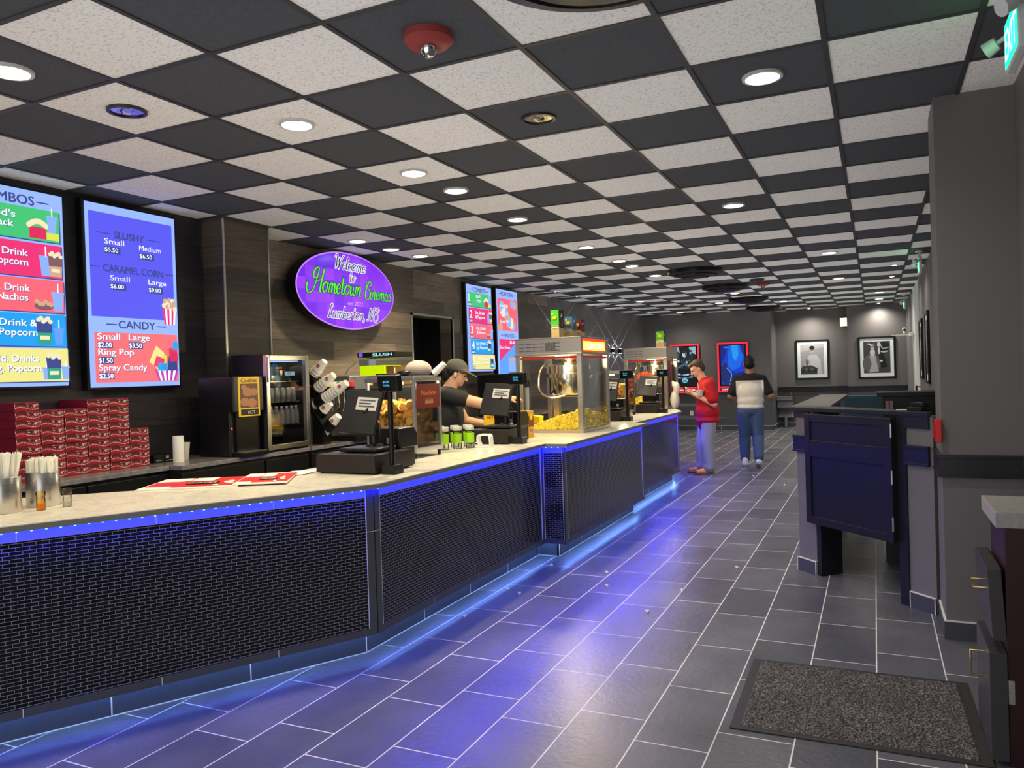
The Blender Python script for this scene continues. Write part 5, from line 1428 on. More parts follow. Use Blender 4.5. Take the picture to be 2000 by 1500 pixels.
# ================================================================== POSTERS AND PICTURES
M_NEON = emitm('poster_red_glow', S(232, 40, 62), .95, True); M_NEOD = mat('poster_red_frame', S(120, 10, 24), .3, emit=S(150, 8, 26), power=.5); M_PBLK = mat('poster_black', S(10, 10, 13), .25)
def ep(n, r, g, b): return emitm('poster_'+n, S(r, g, b), .8)
def light_box(x0, x1, z0, z1, y, label, which):
    W, Hh = x1-x0, z1-z0
    t = thing('poster_light_box', label, 'poster', (x0, y, z0), 0, 'red framed poster light boxes')
    MB().box((0, -.07, 0), (W, 0, Hh)).build('case', M_PBLK, t)
    f = MB(); e = .045; q = -.085
    for lo, hi in (((0, 0), (e, Hh)), ((W-e, 0), (W, Hh)), ((e, Hh-e), (W-e, Hh)), ((e, 0), (W-e, .035)), ((e, .115), (W-e, .15))):
        f.box((lo[0], q, lo[1]), (hi[0], -.07, hi[1]))
    f.build('glowing_frame', M_NEON, t, bevel=.012)
    MB().box((e, -.078, .035), (W-e, -.07, .115)).build('title_strip', M_NEOD, t)
    a = Art((0, -.0785, 0), (1, 0, 0), (0, 0, 1)); wt = ep('white', 250, 235, 235)
    a.text('COMING', W*.14, .052, .045, wt, bold=.05, fit=W*.3); a.text('SOON', W*.54, .052, .045, wt, bold=.05, fit=W*.28)
    a.mb.build('lettering', None, t)
    a = Art((.085, -.071, .17), (1, 0, 0), (0, 0, 1)); w, h = W-.17, Hh-.17-.07
    if which == 0:
        a.rect(0, 0, w, h, ep('ink', 14, 17, 24))
        ice = ep('ice', 140, 180, 196); pale = ep('pale', 196, 210, 216); mid = ep('steel', 70, 96, 116); dk = ep('shade', 30, 38, 50); gl = ep('glow', 120, 210, 226)
        a.poly([(0, h*.78), (w*.3, h*.85), (w*.25, h), (0, h)], ice); a.poly([(w*.75, h*.86), (w, h*.8), (w, h), (w*.7, h)], ice)
        for (u, v, r, m_) in ((.5, .82, .15, pale), (.78, .85, .11, mid), (.22, .82, .1, mid), (.78, .86, .06, pale), (.24, .66, .09, pale), (.4, .64, .08, mid), (.6, .63, .08, pale), (.72, .66, .07, mid), (.14, .6, .08, mid), (.86, .62, .08, mid)):
            a.poly([((u-r*1.1)*w, (v-.17-r*.3)*h), ((u+r*1.1)*w, (v-.17-r*.3)*h), ((u+r*.8)*w, (v-.07)*h), ((u-r*.8)*w, (v-.07)*h)], dk); a.ell(u*w, v*h, r*w*.62, r*w*1.0, m_, 16); a.ell(u*w-r*w*.1, v*h+r*w*.62, r*w*.66, r*w*.5, dk, 14); a.poly([(u*w+r*w*.1, v*h-r*w*.8), (u*w+r*w*.6, v*h-r*w*.2), (u*w+r*w*.5, v*h+r*w*.5), (u*w+r*w*.2, v*h+r*w*.4)], mid if m_ is pale else dk)
        a.poly([(.05*w, .4*h), (.5*w, .54*h), (.95*w, .4*h), (.95*w, .45*h), (.5*w, .6*h), (.05*w, .45*h)], mid)
        for k in range(7): a.ell((.1+.13*k)*w, (.34-.05*math.sin(k*.55))*h, .07*w, .02*h, (ice, pale, mid)[k % 3], 12); a.ell((.08+.14*k)*w, (.25-.04*math.sin(k*.55))*h, .08*w, .016*h, (mid, ice)[k % 2], 12)
        a.ell(.5*w, .15*h, .13*w, .055*h, gl, 16); a.rect(.4*w, .12*h, .6*w, .135*h, dk); a.rect(.42*w, .15*h, .58*w, .165*h, dk)
    else:
        a.rect(0, 0, w, h, ep('deep', 14, 34, 130))
        b1 = ep('b1', 12, 60, 196); b2 = ep('b2', 14, 100, 226); b3 = ep('b3', 30, 150, 240); rk = ep('rock', 40, 32, 90); rk2 = ep('rock2', 28, 40, 110); cy = ep('cyan', 90, 180, 240)
        a.poly([(.0, .5*h), (.1*w, .62*h), (.22*w, .8*h), (.3*w, h), (w, h), (w, .35*h), (.6*w, .3*h), (.3*w, .38*h)], b1)
        a.poly([(.28*w, .5*h), (.3*w, .75*h), (.38*w, h), (.85*w, h), (.95*w, .7*h), (.8*w, .45*h), (.5*w, .36*h)], b2)
        a.poly([(.5*w, .7*h), (.45*w, h), (.72*w, h), (.75*w, .75*h), (.62*w, .6*h)], b3)
        a.poly([(.8*w, h), (w, h), (w, .7*h), (.9*w, .8*h)], rk2); a.poly([(0, .25*h), (.0, .45*h), (.12*w, .5*h), (.25*w, .42*h), (.34*w, .36*h), (.4*w, .3*h), (.35*w, .0), (0, 0)], rk2)
        a.poly([(.04*w, .44*h), (.14*w, .56*h), (.24*w, .58*h), (.28*w, .47*h), (.18*w, .43*h)], rk)
        a.stroke(smooth2([(.24*w, .44*h), (.36*w, .36*h), (.44*w, .28*h), (.4*w, .15*h), (.36*w, .0*h+.01)]), .018, cy)
        a.text('SOON', .14*w, .93*h, .03*h, cy, bold=.03)
        for k in range(8): a.ell((.08+.1*k)*w, (.06+.12*((k*37) % 10)/10)*h, .05*w, .025*h, rk if k % 2 else b1, 9)
    a.mb.build('poster_print', None, t)
light_box(-4.822, -4.063, .954, 2.216, 20.1, 'red framed light box with an icy grey ensemble poster, left one on the rear wall', 0)
light_box(-3.612, -2.853, .955, 2.212, 20.1, 'red framed light box with a deep blue underwater poster on the rear wall', 1)
M_FRM = mat('picture_frame', S(14, 14, 15), .3); M_MATB = mat('picture_mount', S(214, 222, 224), .7)
def gm(v): return mat('print_grey_%d' % v, S(v, v, v+2), .5)
def picture(O, U, W, Hh, label, which, group):
    ang = math.atan2(U[1], U[0])
    t = thing('framed_picture', label, 'picture', O, ang, group)
    f = MB(); e = .045
    for lo, hi in (((0, 0), (e, Hh)), ((W-e, 0), (W, Hh)), ((e, 0), (W-e, e)), ((e, Hh-e), (W-e, Hh))): f.box((lo[0], -.035, lo[1]), (hi[0], -.002, hi[1]))
    f.build('frame', M_FRM, t, bevel=.01)
    MB().box((e, -.018, e), (W-e, -.003, Hh-e)).build('mount', M_MATB, t)
    a = Art((.12, -.0185, .13), (1, 0, 0), (0, 0, 1)); w, h = W-.24, Hh-.25
    if which == 0:
        a.rect(0, 0, w, h, gm(150)); a.poly([(0, h*.75), (w, h*.9), (w, h), (0, h)], gm(170))
        a.poly([(.1*w, .0), (.9*w, 0), (.85*w, .45*h), (.68*w, .66*h), (.4*w, .66*h), (.25*w, .48*h)], gm(186)); a.poly([(.0, 0), (.7*w, 0), (.72*w, .2*h), (.45*w, .3*h), (.1*w, .28*h), (0, .2*h)], gm(58))
        for k in range(5): a.ell((.12+.12*k)*w, (.12+.05*(k % 2))*h, .07*w, .05*h, gm(90 if k % 2 else 36), 10)
        a.ell(.3*w, .42*h, .1*w, .09*h, gm(150), 14); a.rect(.24*w, .3*h, .3*w, .5*h, gm(60)); a.ell(.5*w, .78*h, .1*w, .13*h, gm(168), 16); a.ell(.5*w, .88*h, .11*w, .07*h, gm(26), 16)
        a.rect(.43*w, .79*h, .48*w, .805*h, gm(50)); a.rect(.52*w, .79*h, .57*w, .805*h, gm(50)); a.rect(.46*w, .71*h, .54*w, .72*h, gm(80))
    elif which == 1:
        a.rect(0, 0, w, h, gm(60)); a.ell(.78*w, .85*h, .2*w, .15*h, gm(24), 18); a.stroke(smooth2([(.62*w, .95*h), (.72*w, .78*h), (.95*w, .8*h)]), .02, gm(170)); a.ell(.3*w, .3*h, .34*w, .3*h, gm(92), 18)
        a.poly([(.22*w, .55*h), (.45*w, .55*h), (.5*w, .3*h), (.56*w, .05*h), (.2*w, .02*h), (.3*w, .3*h)], gm(160)); a.ell(.34*w, .65*h, .1*w, .12*h, gm(190), 14); a.ell(.34*w, .82*h, .075*w, .09*h, gm(176), 14); a.ell(.34*w, .87*h, .09*w, .06*h, gm(110), 14)
        a.poly([(.55*w, .8*h), (.68*w, .75*h), (.8*w, .5*h), (.88*w, .2*h), (.66*w, .15*h), (.58*w, .45*h)], gm(20)); a.ell(.58*w, .9*h, .06*w, .08*h, gm(186), 14); a.rect(.55*w, .6*h, .62*w, .8*h, gm(200)); a.stroke(smooth2([(.65*w, .68*h), (.78*w, .66*h), (.9*w, .68*h)]), .03, gm(180)); a.ell(.66*w, .38*h, .06*w, .03*h, gm(200), 10)
        for k in range(3): a.ell((.2+.06*k)*w, (.93-.03*k)*h, .05*w, .02*h, gm(200), 9)
    else:
        a.rect(0, 0, w, h, gm(80)); a.ell(.5*w, .6*h, .2*w, .22*h, gm(170), 16); a.poly([(.15*w, 0), (.85*w, 0), (.7*w, .4*h), (.3*w, .4*h)], gm(40)); a.ell(.5*w, .76*h, .2*w, .1*h, gm(30), 16)
    a.mb.build('photo_print', None, t)
picture((-1.837, 21.198, 1.208), (1, 0), .80, 1.015, 'black framed grey photo of a seated man, left picture on the rear wall', 0, 'framed black and white pictures')
picture((-.354, 20.598, 1.2), (1, 0), .822, 1.01, 'black framed grey photo of a dancing couple, right picture on the rear wall', 1, 'framed black and white pictures')
picture((XR-.0, 14.4, 1.285), (0, -1), .70, .955, 'black framed picture on the right wall, the farther of the two', 2, 'framed black and white pictures')
picture((XR-.0, 12.77, 1.24), (0, -1), .60, 1.03, 'black framed picture on the right wall, the nearer of the two', 2, 'framed black and white pictures')
# small wall fittings
t = thing('wall_outlet', 'white outlet plate low on the rear wall below the icy poster', 'outlet', (-4.315, 20.1, .43)); MB().box((-.04, -.008, -.06), (.04, -.001, .06)).build('plate', M_WHITE, t, bevel=.002)
MB().box((-.015, -.010, .012), (.015, -.008, .04)).box((-.015, -.010, -.04), (.015, -.008, -.012)).build('sockets', M_LABEL, t)
t = thing('security_camera', 'small white camera on the rear wall right of the dancers picture', 'camera', (.66, 20.6, 2.31))
MB().cyl((0, -.12, .02), (0, -.02, .04), .035, .04, 16).build('camera_body', M_WHITE, t, True); MB().cyl((0, -.13, .018), (0, -.12, .02), .028).build('lens', M_BLACK, t, True); MB().box((-.03, -.02, -.06), (.03, 0, .06)).build('bracket', M_WHITE, t)
t = thing('door_closer', 'long pale door closer arm at the top of the far right pale door', 'door closer', (XR-.03, 17.1, 2.1))
MB().box((-.04, -.2, -.03), (.02, .05, .04)).build('body', M_WHITE, t, bevel=.005); MB().box((-.36, -.0, -.012), (-.02, .03, .012)).build('arm', M_STRAW, t)
t = thing('drinking_fountain', 'grey steel drinking fountain on the rear wall left of the desk', 'drinking fountain', (-2.1, 21.2, 0))
M_FOUN = mat('fountain_steel', S(150, 152, 150), .35, .6)
MB().prism([(0, .44), (-.30, .5), (-.30, .66), (-.46, .70), (-.46, .78), (0, .78), (0, .24), (-.12, .24)][::-1], -.19, .19, None, Matrix(((0, 0, 1, 0), (1, 0, 0, 0), (0, 1, 0, 0), (0, 0, 0, 1)))).build('body', M_FOUN, t, bevel=.01)
MB().box((-.22, -.48, .775), (.22, -.02, .80)).build('basin_rim', M_CHROME, t, bevel=.01); MB().tube(beads([(.14, -.12, .8), (.14, -.12, .88), (.11, -.16, .89)]), .012, 8).build('bubbler', M_CHROME, t, True)
MB().box((-.03, -.16, .0), (.03, -.01, .24)).build('pipe_cover', M_FOUN, t)
# ================================================================== PEOPLE
M_SKIN = mat('skin_light', S(214, 160, 130), .5); M_SKIN2 = mat('skin_tan', S(142, 98, 78), .5); M_SKIN3 = mat('skin_fair', S(216, 166, 132), .5)
M_HAIRB = mat('hair_brown', S(66, 50, 38), .6, bump=(90, .6, .006)); M_HAIRK = mat('hair_black', S(20, 18, 18), .6, bump=(90, .6, .006)); M_EYE = mat('eye_dark', S(40, 30, 28), .3)
M_TEE = mat('tee_black', S(34, 35, 38), .8, bump=(14, .35, .02)); M_TEER = mat('tee_red', S(176, 22, 34), .8, bump=(11, .5, .03)); M_CAP = mat('cap_grey', S(96, 92, 84), .85, bump=(120, .3, .003))
M_PANTG = mat('trousers_grey', S(138, 140, 136), .85, bump=(9, .3, .02)); M_JEAN = mat('jeans_blue', S(66, 86, 116), .85, bump=(9, .3, .02)); M_BOOT = mat('boot_tan', S(232, 156, 56), .6); M_SOLE = mat('sole', S(120, 84, 50), .7)
M_SHOEW = mat('sneaker_white', S(214, 214, 214), .6); M_PANTK = mat('trousers_black', S(26, 26, 28), .8)
def m_twotone(zb):
    mt = mat('shirt_two_tone', S(200, 196, 188), .85); N = Nodes(mt)
    x, y, z = N.sep(N.obj())
    zz = N.math('ADD', z, N.math('MULTIPLY', N.math('ABSOLUTE', y), -.0))
    hi = N.math('GREATER_THAN', zz, zb); side = N.math('GREATER_THAN', N.math('ABSOLUTE', y), .205)
    f = N.math('MAXIMUM', hi, side)
    N.link(N.mix(f, S(216, 212, 204), S(24, 25, 30)), N.b, 'Base Color')
    nz = N.new('ShaderNodeTexNoise', Scale=11.0, Detail=3); N.link(N.obj(), nz, 'Vector'); N.bump(nz.outputs['Fac'], .5, .03)
    return mt
def blob(name, prims, mt, parent, voxel=.012, it=4, label=None):
    mb = MB()
    for p in prims:
        if p[0] == 'c': mb.cap(p[1], p[2], p[3], p[4], 14)
        else: mb.ell(p[1], p[2], 18, 12, rot=p[3] if len(p) > 3 else None)
    o = mb.build(name, mt, parent, 'all')
    r = o.modifiers.new('union', 'REMESH'); r.mode = 'VOXEL'; r.voxel_size = voxel; r.use_smooth_shade = True
    s_ = o.modifiers.new('soften', 'SMOOTH'); s_.factor = .5; s_.iterations = it
    if label: o['label'] = label
    return o
def chain(pts, rs): return [('c', pts[i], pts[i+1], rs[i], rs[i+1]) for i in range(len(pts)-1)]
def V3(*a): return Vector(a)
def hand(wr, d, nrm, curl=.8, r=.0095, L=.075, side=1):
    """palm, four unequal bent fingers and a thumb leaving the side of the palm; nrm = palm normal the fingers curl towards"""
    d = Vector(d).normalized(); nrm = Vector(nrm); nrm = (nrm-d*nrm.dot(d)).normalized(); s_ = d.cross(nrm)*side
    w = Vector(wr); out = []
    for k in (-1.5, -.5, .5, 1.5):
        out.append(('c', tuple(w+s_*k*.012), tuple(w+d*.08+s_*k*.018), .016, .012))
    for k, ln in ((-1.5, .86), (-.5, 1.0), (.5, .95), (1.5, .75)):
        p0 = w+d*.085+s_*k*.0195
        a1 = curl*.6; d1 = d*math.cos(a1)+nrm*math.sin(a1); p1 = p0+d1*L*.5*ln
        a2 = curl*1.5; d2 = d*math.cos(a2)+nrm*math.sin(a2); p2 = p1+d2*L*.32*ln
        a3 = curl*2.1; d3 = d*math.cos(a3)+nrm*math.sin(a3); p3 = p2+d3*L*.24*ln
        out += chain([tuple(p0), tuple(p1), tuple(p2), tuple(p3)], [r, r*.95, r*.9, r*.8])
    t0 = w+d*.025-s_*.026; t1 = t0+(d*.6-s_*.6+nrm*.4).normalized()*.038; t2 = t1+(d*.9-s_*.1+nrm*.4).normalized()*.03
    out += chain([tuple(t0), tuple(t1), tuple(t2)], [.013, .011, .009])
    return out
def head(c, tilt, rs=1.0, face=True):
    """head looking along +x, pitched down by tilt (radians)"""
    R = Matrix.Rotation(tilt, 3, 'Y'); c = Vector(c)
    q = lambda x, y, z: tuple(c+R @ Vector((x*rs, y*rs, z*rs)))
    E3 = (0, tilt, 0)
    out = [('e', q(-.012, 0, .03), (.098*rs, .077*rs, .092*rs), E3), ('e', q(.022, 0, -.03), (.066*rs, .062*rs, .088*rs), E3), ('e', q(.052, 0, -.085), (.032*rs, .034*rs, .026*rs), E3),
           ('c', q(.08, 0, .0), q(.106, 0, -.034), .011*rs, .015*rs), ('e', q(.076, 0, -.062), (.014*rs, .026*rs, .009*rs), E3), ('e', q(.076, 0, .018), (.016*rs, .05*rs, .012*rs), E3),
           ('e', q(-.008, .08, -.012), (.018*rs, .012*rs, .032*rs), E3), ('e', q(-.008, -.08, -.012), (.018*rs, .012*rs, .032*rs), E3)]
    eyes = [('e', q(.079, s*.031, .0), (.009*rs, .012*rs, .006*rs), E3) for s in (-1, 1)]
    return out, eyes, q, E3
def eyes_obj(prims, parent):
    mb = MB()
    for p in prims: mb.ell(p[1], p[2], 10, 6, rot=p[3])
    return mb.build('eyes', M_EYE, parent, 'all')

# --- young person in a red T-shirt looking at a phone
P1 = thing('person', 'person in a baggy red T-shirt and grey trousers looking down at a phone', 'person', (-2.29, 11.60, 0), math.radians(-157))
hp_, ey, q, E3 = head((.10, 0, 1.56), .5, 1.05)
eL, eR = (-.08, .25, 1.03), (-.05, -.25, 1.05)       # elbows, left is nearer the camera
wL, wR = (.19, .10, 1.19), (.18, -.07, 1.20)
body = hp_+chain([(-.01, 0, 1.36), (.04, 0, 1.43), (.07, 0, 1.50)], [.075, .062, .06])
body += chain([(-.03, .19, 1.31), eL, wL], [.055, .047, .03])+chain([(-.03, -.19, 1.31), eR, wR], [.055, .047, .03])
body += hand(wL, (.8, -.35, .25), (-.1, -.6, .8), .75)+hand(wR, (.8, .35, .25), (-.1, .6, .8), .75, side=-1)
body += [('e', (-.02, 0, 1.1), (.1, .14, .25))]
blob('body', body, M_SKIN, P1, .0065, 3)
eyes_obj(ey, P1)
blob('hair', [('e', q(-.022, 0, .05), (.1, .084, .082), E3), ('e', q(-.055, 0, .0), (.062, .078, .085), E3), ('e', q(.05, 0, .085), (.05, .065, .032), E3), ('e', q(-.02, .068, .025), (.035, .018, .05), E3), ('e', q(-.02, -.068, .025), (.035, .018, .05), E3), ('c', q(.07, -.04, .08), q(.075, .04, .085), .022, .022)], M_HAIRB, P1, .008, 2)
tee = [('e', (-.03, 0, 1.30), (.135, .21, .12)), ('e', (-.03, 0, 1.10), (.165, .215, .25)), ('e', (-.03, 0, .92), (.178, .225, .2)), ('c', (-.03, .0, .8), (-.03, 0, .78), .165, .165), ('e', (-.03, 0, .80), (.175, .22, .08)),
       ('e', (.0, 0, 1.405), (.085, .095, .03)), ('e', (-.06, 0, 1.34), (.1, .19, .1))]
for s in (1, -1):
    e_ = eL if s > 0 else eR
    sh = Vector((-.03, s*.185, 1.325)); mid = sh.lerp(Vector(e_), .72)
    tee += chain([tuple(sh), tuple(mid)], [.088, .092])
blob('tshirt', tee, M_TEER, P1, .012, 9)
pant = [('e', (-.03, 0, .80), (.15, .18, .13))]
for s in (1, -1):
    fx = .0 if s > 0 else .06
    pant += chain([(-.03, s*.085, .76), (.0+fx*.6, s*.095, .46), (-.02+fx, s*.10, .14), (-.01+fx, s*.10, .10)], [.115, .1, .088, .09])
blob('trousers', pant, M_PANTG, P1, .012, 3)
for s in (1, -1):
    fx = .0 if s > 0 else .06
    sh = blob('boot', [('c', (-.03+fx, s*.1, .06), (.05+fx, s*.105, .055), .05, .045), ('c', (.05+fx, s*.105, .05), (.16+fx, s*.115, .038), .046, .036), ('c', (-.035+fx, s*.1, .06), (-.03+fx, s*.1, .15), .05, .055)], M_BOOT, P1, .008, 3)
    MB().prism([(-.085+fx, s*.1-.045), (.1+fx, s*.1-.05), (.19+fx, s*.11-.03), (.2+fx, s*.115), (.19+fx, s*.11+.035), (.1+fx, s*.1+.052), (-.085+fx, s*.1+.045)], .001, .022).build('sole', M_SOLE, sh)
M_PHONE = mat('phone_black', S(16, 16, 18), .25)
Mp = (Matrix.Translation((-2.29, 11.60, 0)) @ Matrix.Rotation(math.radians(-157), 4, 'Z'))
t = thing('phone', 'black phone held in both hands by the person in red', 'phone', tuple(Mp @ Vector((.285, .01, 1.255))), math.radians(-157))
MB().box((-.005, -.075, -.037), (.005, .075, .037), None, Matrix.Rotation(.7, 4, 'Y')).build('case', M_PHONE, t, bevel=.003)
a = Art((-.0056, .07, -.032), (0, -1, 0), (0, 0, 1)); a.rect(0, 0, .14, .064, M_DISPK)
MB().add([Matrix.Rotation(.7, 4, 'Y') @ Vector(v) for v in a.mb.v], a.mb.f).build('screen', M_DISPK, t)
t = thing('drink_cup', 'white foam bowl cup with a straw in the arm of the person in red', 'cup', tuple(Mp @ Vector((.105, .165, 1.155))), 0)
MB().lathe([(.036, 0), (.04, .004), (.062, .085), (.066, .09), (.062, .09), (.058, .082), (.001, .06)], seg=24).build('cup', M_PAPER, t, True)
MB().cyl((.0, 0, .06), (-.03, -.015, .2), .0035, seg=8).build('straw', M_STRAW, t, True)

# --- man in a two-tone shirt walking away
P2 = thing('person', 'person walking away in a black and white two-tone shirt and blue jeans', 'person', (-1.77, 12.52, 0), math.radians(97))
hp_, ey, q, E3 = head((.03, 0, 1.60), .12, 1.14)
eL, eR = (-.05, .30, 1.10), (-.07, -.31, 1.10); wL, wR = (.15, .27, 1.02), (.14, -.29, 1.04)
body = hp_+chain([(-.02, 0, 1.40), (.0, 0, 1.47), (.02, 0, 1.53)], [.085, .07, .066])+chain([(-.02, .18, 1.34), eL, wL], [.052, .05, .034])+chain([(-.02, -.18, 1.34), eR, wR], [.052, .05, .034])
body += hand(wL, (.9, -.1, .1), (-.1, -.9, -.1), .6)+hand(wR, (.9, .1, .1), (-.1, .9, -.1), .6, side=-1)+[('e', (0, 0, 1.15), (.1, .15, .25))]
blob('body', body, M_SKIN2, P2, .0075, 3); eyes_obj(ey, P2)
blob('hair', [('e', q(-.022, 0, .04), (.108, .085, .098), E3), ('e', q(-.045, 0, .0), (.082, .081, .085), E3)], M_HAIRK, P2, .008, 2)
tee = [('e', (-.01, 0, 1.36), (.13, .23, .11)), ('e', (-.01, 0, 1.18), (.15, .215, .22)), ('e', (0, 0, 1.04), (.155, .21, .17)), ('e', (0, 0, .94), (.158, .21, .06)), ('e', (-.01, 0, 1.445), (.08, .1, .035)), ('e', (-.01, 0, 1.40), (.09, .17, .06))]
for s, e_ in ((1, eL), (-1, eR)):
    sh = Vector((-.02, s*.19, 1.365)); tee += chain([tuple(sh), tuple(sh.lerp(Vector(e_), .75))], [.074, .072])
blob('shirt', tee, m_twotone(1.35), P2, .012, 9)
pant = [('e', (0, 0, .90), (.14, .185, .13))]
pant += chain([(.0, .09, .86), (.06, .10, .47), (.06, .10, .14)], [.12, .092, .078])+chain([(.0, -.09, .86), (.03, -.10, .48), (-.13, -.105, .17)], [.12, .092, .078])
blob('jeans', pant, M_JEAN, P2, .012, 3)
for s, dx, dz, pitch in ((1, .06, 0, 0), (-1, -.13, .028, .35)):
    o = blob('sneaker', [('c', (-.06, 0, .052), (.05, 0, .052), .05, .048), ('c', (.05, 0, .048), (.16, 0, .038), .048, .037), ('c', (-.06, 0, .06), (-.05, 0, .11), .047, .046)], M_SHOEW, P2, .008, 3)
    o.location = (dx, s*.103, dz); o.rotation_euler = (0, pitch, 0)

# --- cashier in a grey cap behind the counter
P3 = thing('person', 'cashier in a grey cap and black T-shirt reaching across behind the counter', 'person', (-3.76, 6.58, 0), math.radians(25))
hp_, ey, q, E3 = head((.075, 0, 1.575), .3, 1.03)
eR, wR = (.32, -.25, 1.285), (.56, -.20, 1.325); eL, wL = (.12, .27, 1.10), (.36, .22, 1.06)
body = hp_+chain([(-.02, 0, 1.38), (.01, 0, 1.45), (.04, 0, 1.51)], [.085, .068, .066])+chain([(-.0, -.2, 1.37), eR, wR], [.062, .052, .032])+chain([(-.0, .2, 1.36), eL, wL], [.062, .052, .032])
body += hand(wR, (.9, .2, .05), (.1, .3, -.9), .5)+hand(wL, (.9, -.1, -.25), (.1, -.3, -.9), .5, side=-1)+[('e', (-.02, 0, 1.15), (.1, .15, .25))]
blob('body', body, M_SKIN3, P3, .0065, 3); eyes_obj(ey, P3)
blob('hair', [('e', q(-.055, 0, .02), (.066, .081, .075), E3), ('e', q(-.085, 0, -.03), (.05, .065, .075), E3), ('e', q(-.015, .07, .02), (.03, .014, .05), E3), ('e', q(-.015, -.072, .02), (.03, .014, .045), E3), ('e', q(-.12, 0, -.0), (.06, .06, .065), E3)], M_HAIRK, P3, .008, 2)
blob('cap', [('e', q(-.015, 0, .062), (.108, .091, .085), E3), ('e', q(.02, 0, .045), (.09, .086, .05), E3), ('e', q(.125, 0, .035), (.085, .078, .008), (0, .3+.22, 0)), ('e', q(.09, 0, .04), (.06, .08, .014), (0, .3+.15, 0))], M_CAP, P3, .006, 2)
tee = [('e', (-.03, 0, 1.35), (.135, .215, .115)), ('e', (-.03, 0, 1.16), (.165, .22, .24)), ('e', (-.02, 0, .98), (.175, .22, .2)), ('e', (-.015, 0, 1.435), (.082, .095, .03))]
for s, e_ in ((1, eL), (-1, eR)):
    sh = Vector((-.01, s*.2, 1.375)); tee += chain([tuple(sh), tuple(sh.lerp(Vector(e_), .45))], [.078, .078])
blob('tshirt', tee, M_TEE, P3, .012, 8)
pant = [('e', (-.02, 0, .9), (.15, .19, .13))]
for s in (1, -1): pant += chain([(-.02, s*.09, .86), (-.01, s*.1, .46), (-.02, s*.1, .1)], [.12, .095, .08])
blob('trousers', pant, M_PANTK, P3, .014, 3)
for s in (1, -1): blob('shoe', [('c', (-.05, s*.1, .05), (.06, s*.105, .048), .046, .042), ('c', (.06, s*.105, .045), (.16, s*.11, .036), .042, .034)], M_PANTK, P3, .009, 3)
M_TAT = mat('tattoo_ink', S(50, 48, 56), .6)
tt = MB(); c = Vector((.14, -.283, 1.33))
for k, (du, dv, w, hh) in enumerate(((0, 0, .03, .006), (.006, .012, .028, .005), (.002, -.012, .03, .006), (.012, -.02, .016, .004))):
    tt.box((c.x+du, c.y-.0, c.z+dv), (c.x+du+w, c.y+.012, c.z+dv+hh))
tt.build('tattoo', M_TAT, P3)
# ================================================================== RECEPTION DESK, GATE
A_ = Vector((-.548, 6.211)); B_ = Vector((.31, 5.326)); ev = (B_-A_).normalized(); rzd = math.atan2(ev.y, ev.x)
DESK = thing('reception_desk', 'angled grey half wall desk with black ledge, joined to the right column', 'desk', (A_.x, A_.y, 0), rzd)
Minv = (Matrix.Translation((A_.x, A_.y, 0)) @ Matrix.Rotation(rzd, 4, 'Z')).inverted()
def W2(pts): return [tuple((Minv @ Vector((x, y, 0)))[:2]) for x, y in pts]
Ld = (B_-A_).length; TH = .16
M_DESKW = M_WALL; M_BLUEK = mat('gate_black', S(26, 25, 29), .4)
HW = 1.205
MB().box((0, 0, 0), (.19, TH, HW)).build('end_wall', M_DESKW, DESK)
MB().box((1.035, 0, 0), (Ld, TH, HW)).build('side_wall', M_DESKW, DESK)
MB().prism(W2([(-.545, 6.23), (-.42, 6.10), (-.35, 6.30), (-.33, 8.8), (-.50, 8.8)]), 0, HW, M_DESKW).build('return_wall', None, DESK)
MB().box((.19, .0, 0), (.235, TH+.03, HW)).build('jamb', M_BLUEK, DESK, bevel=.002)
MB().box((.965, -.012, 0), (1.035, TH+.02, HW)).build('jamb', M_BLUEK, DESK, bevel=.002)
for a, b in ((-.018, .16), (1.035, Ld-.02)): rl = MB(); rl.box((a, -.02, ZR0), (b, 0, ZR1)); rl.box((a, -.026, ZR1-.012), (b, 0, ZR1+.004)); rl.box((a, -.026, ZR0-.004), (b, 0, ZR0+.01)); rl.build('dado_rail', M_RAIL, DESK, bevel=.002)
MB().box((1.035, -.014, 1.13), (Ld-.02, 0, HW)).build('top_band', M_RAIL, DESK); MB().box((-.01, -.014, 1.16), (.15, 0, HW)).build('top_band', M_RAIL, DESK)
for a, b in ((-.012, .19), (1.04, Ld-.0)):
    MB().box((a, -.014, 0), (b, 0, .095), M_BASE).box((a, -.0145, .095), (b, 0, .101), M_GROUT).box((a, -.0152, 0), (a+.006, 0, .1), M_GROUT).box((b-.006, -.0152, 0), (b, 0, .1), M_GROUT).build('tile_base', None, DESK)
n_in = Vector((-ev.y, ev.x))
M_LEDGE = mat('ledge_stone', S(104, 102, 98), .3)
pts = [A_-ev*.03-n_in*.035, B_-n_in*.02-ev*.02, B_+n_in*.10-ev*.10, A_+n_in*.17+ev*.17]
MB().prism(W2([(p.x, p.y) for p in pts]), HW, HW+.03).build('ledge', M_RAIL, DESK, bevel=.003)
pts = [A_-ev*.03-n_in*.035, A_+n_in*.17+ev*.17, Vector((-.30, 6.6)), Vector((-.26, 8.85)), Vector((-.53, 8.85)), Vector((-.59, 6.28))]
MB().prism(W2([(p.x, p.y) for p in pts]), HW+.0005, HW+.0305).build('ledge', M_LEDGE, DESK, bevel=.003)
t = thing('swing_gate', 'black panelled half gate hung between the desk wall and the jamb', 'gate', tuple(Minv.inverted() @ Vector((.155, -.045, .39))), rzd)
GW, GH = .81, .80
MB().box((0, 0, 0), (GW, .03, GH)).build('panel', M_BLUEK, t)
gf = MB(); e = .055
gf.box((0, -.012, 0), (e, 0, GH)).box((GW-e, -.012, 0), (GW, 0, GH)).box((e, -.012, 0), (GW-e, 0, e)).box((e, -.012, GH-e), (GW-e, 0, GH))
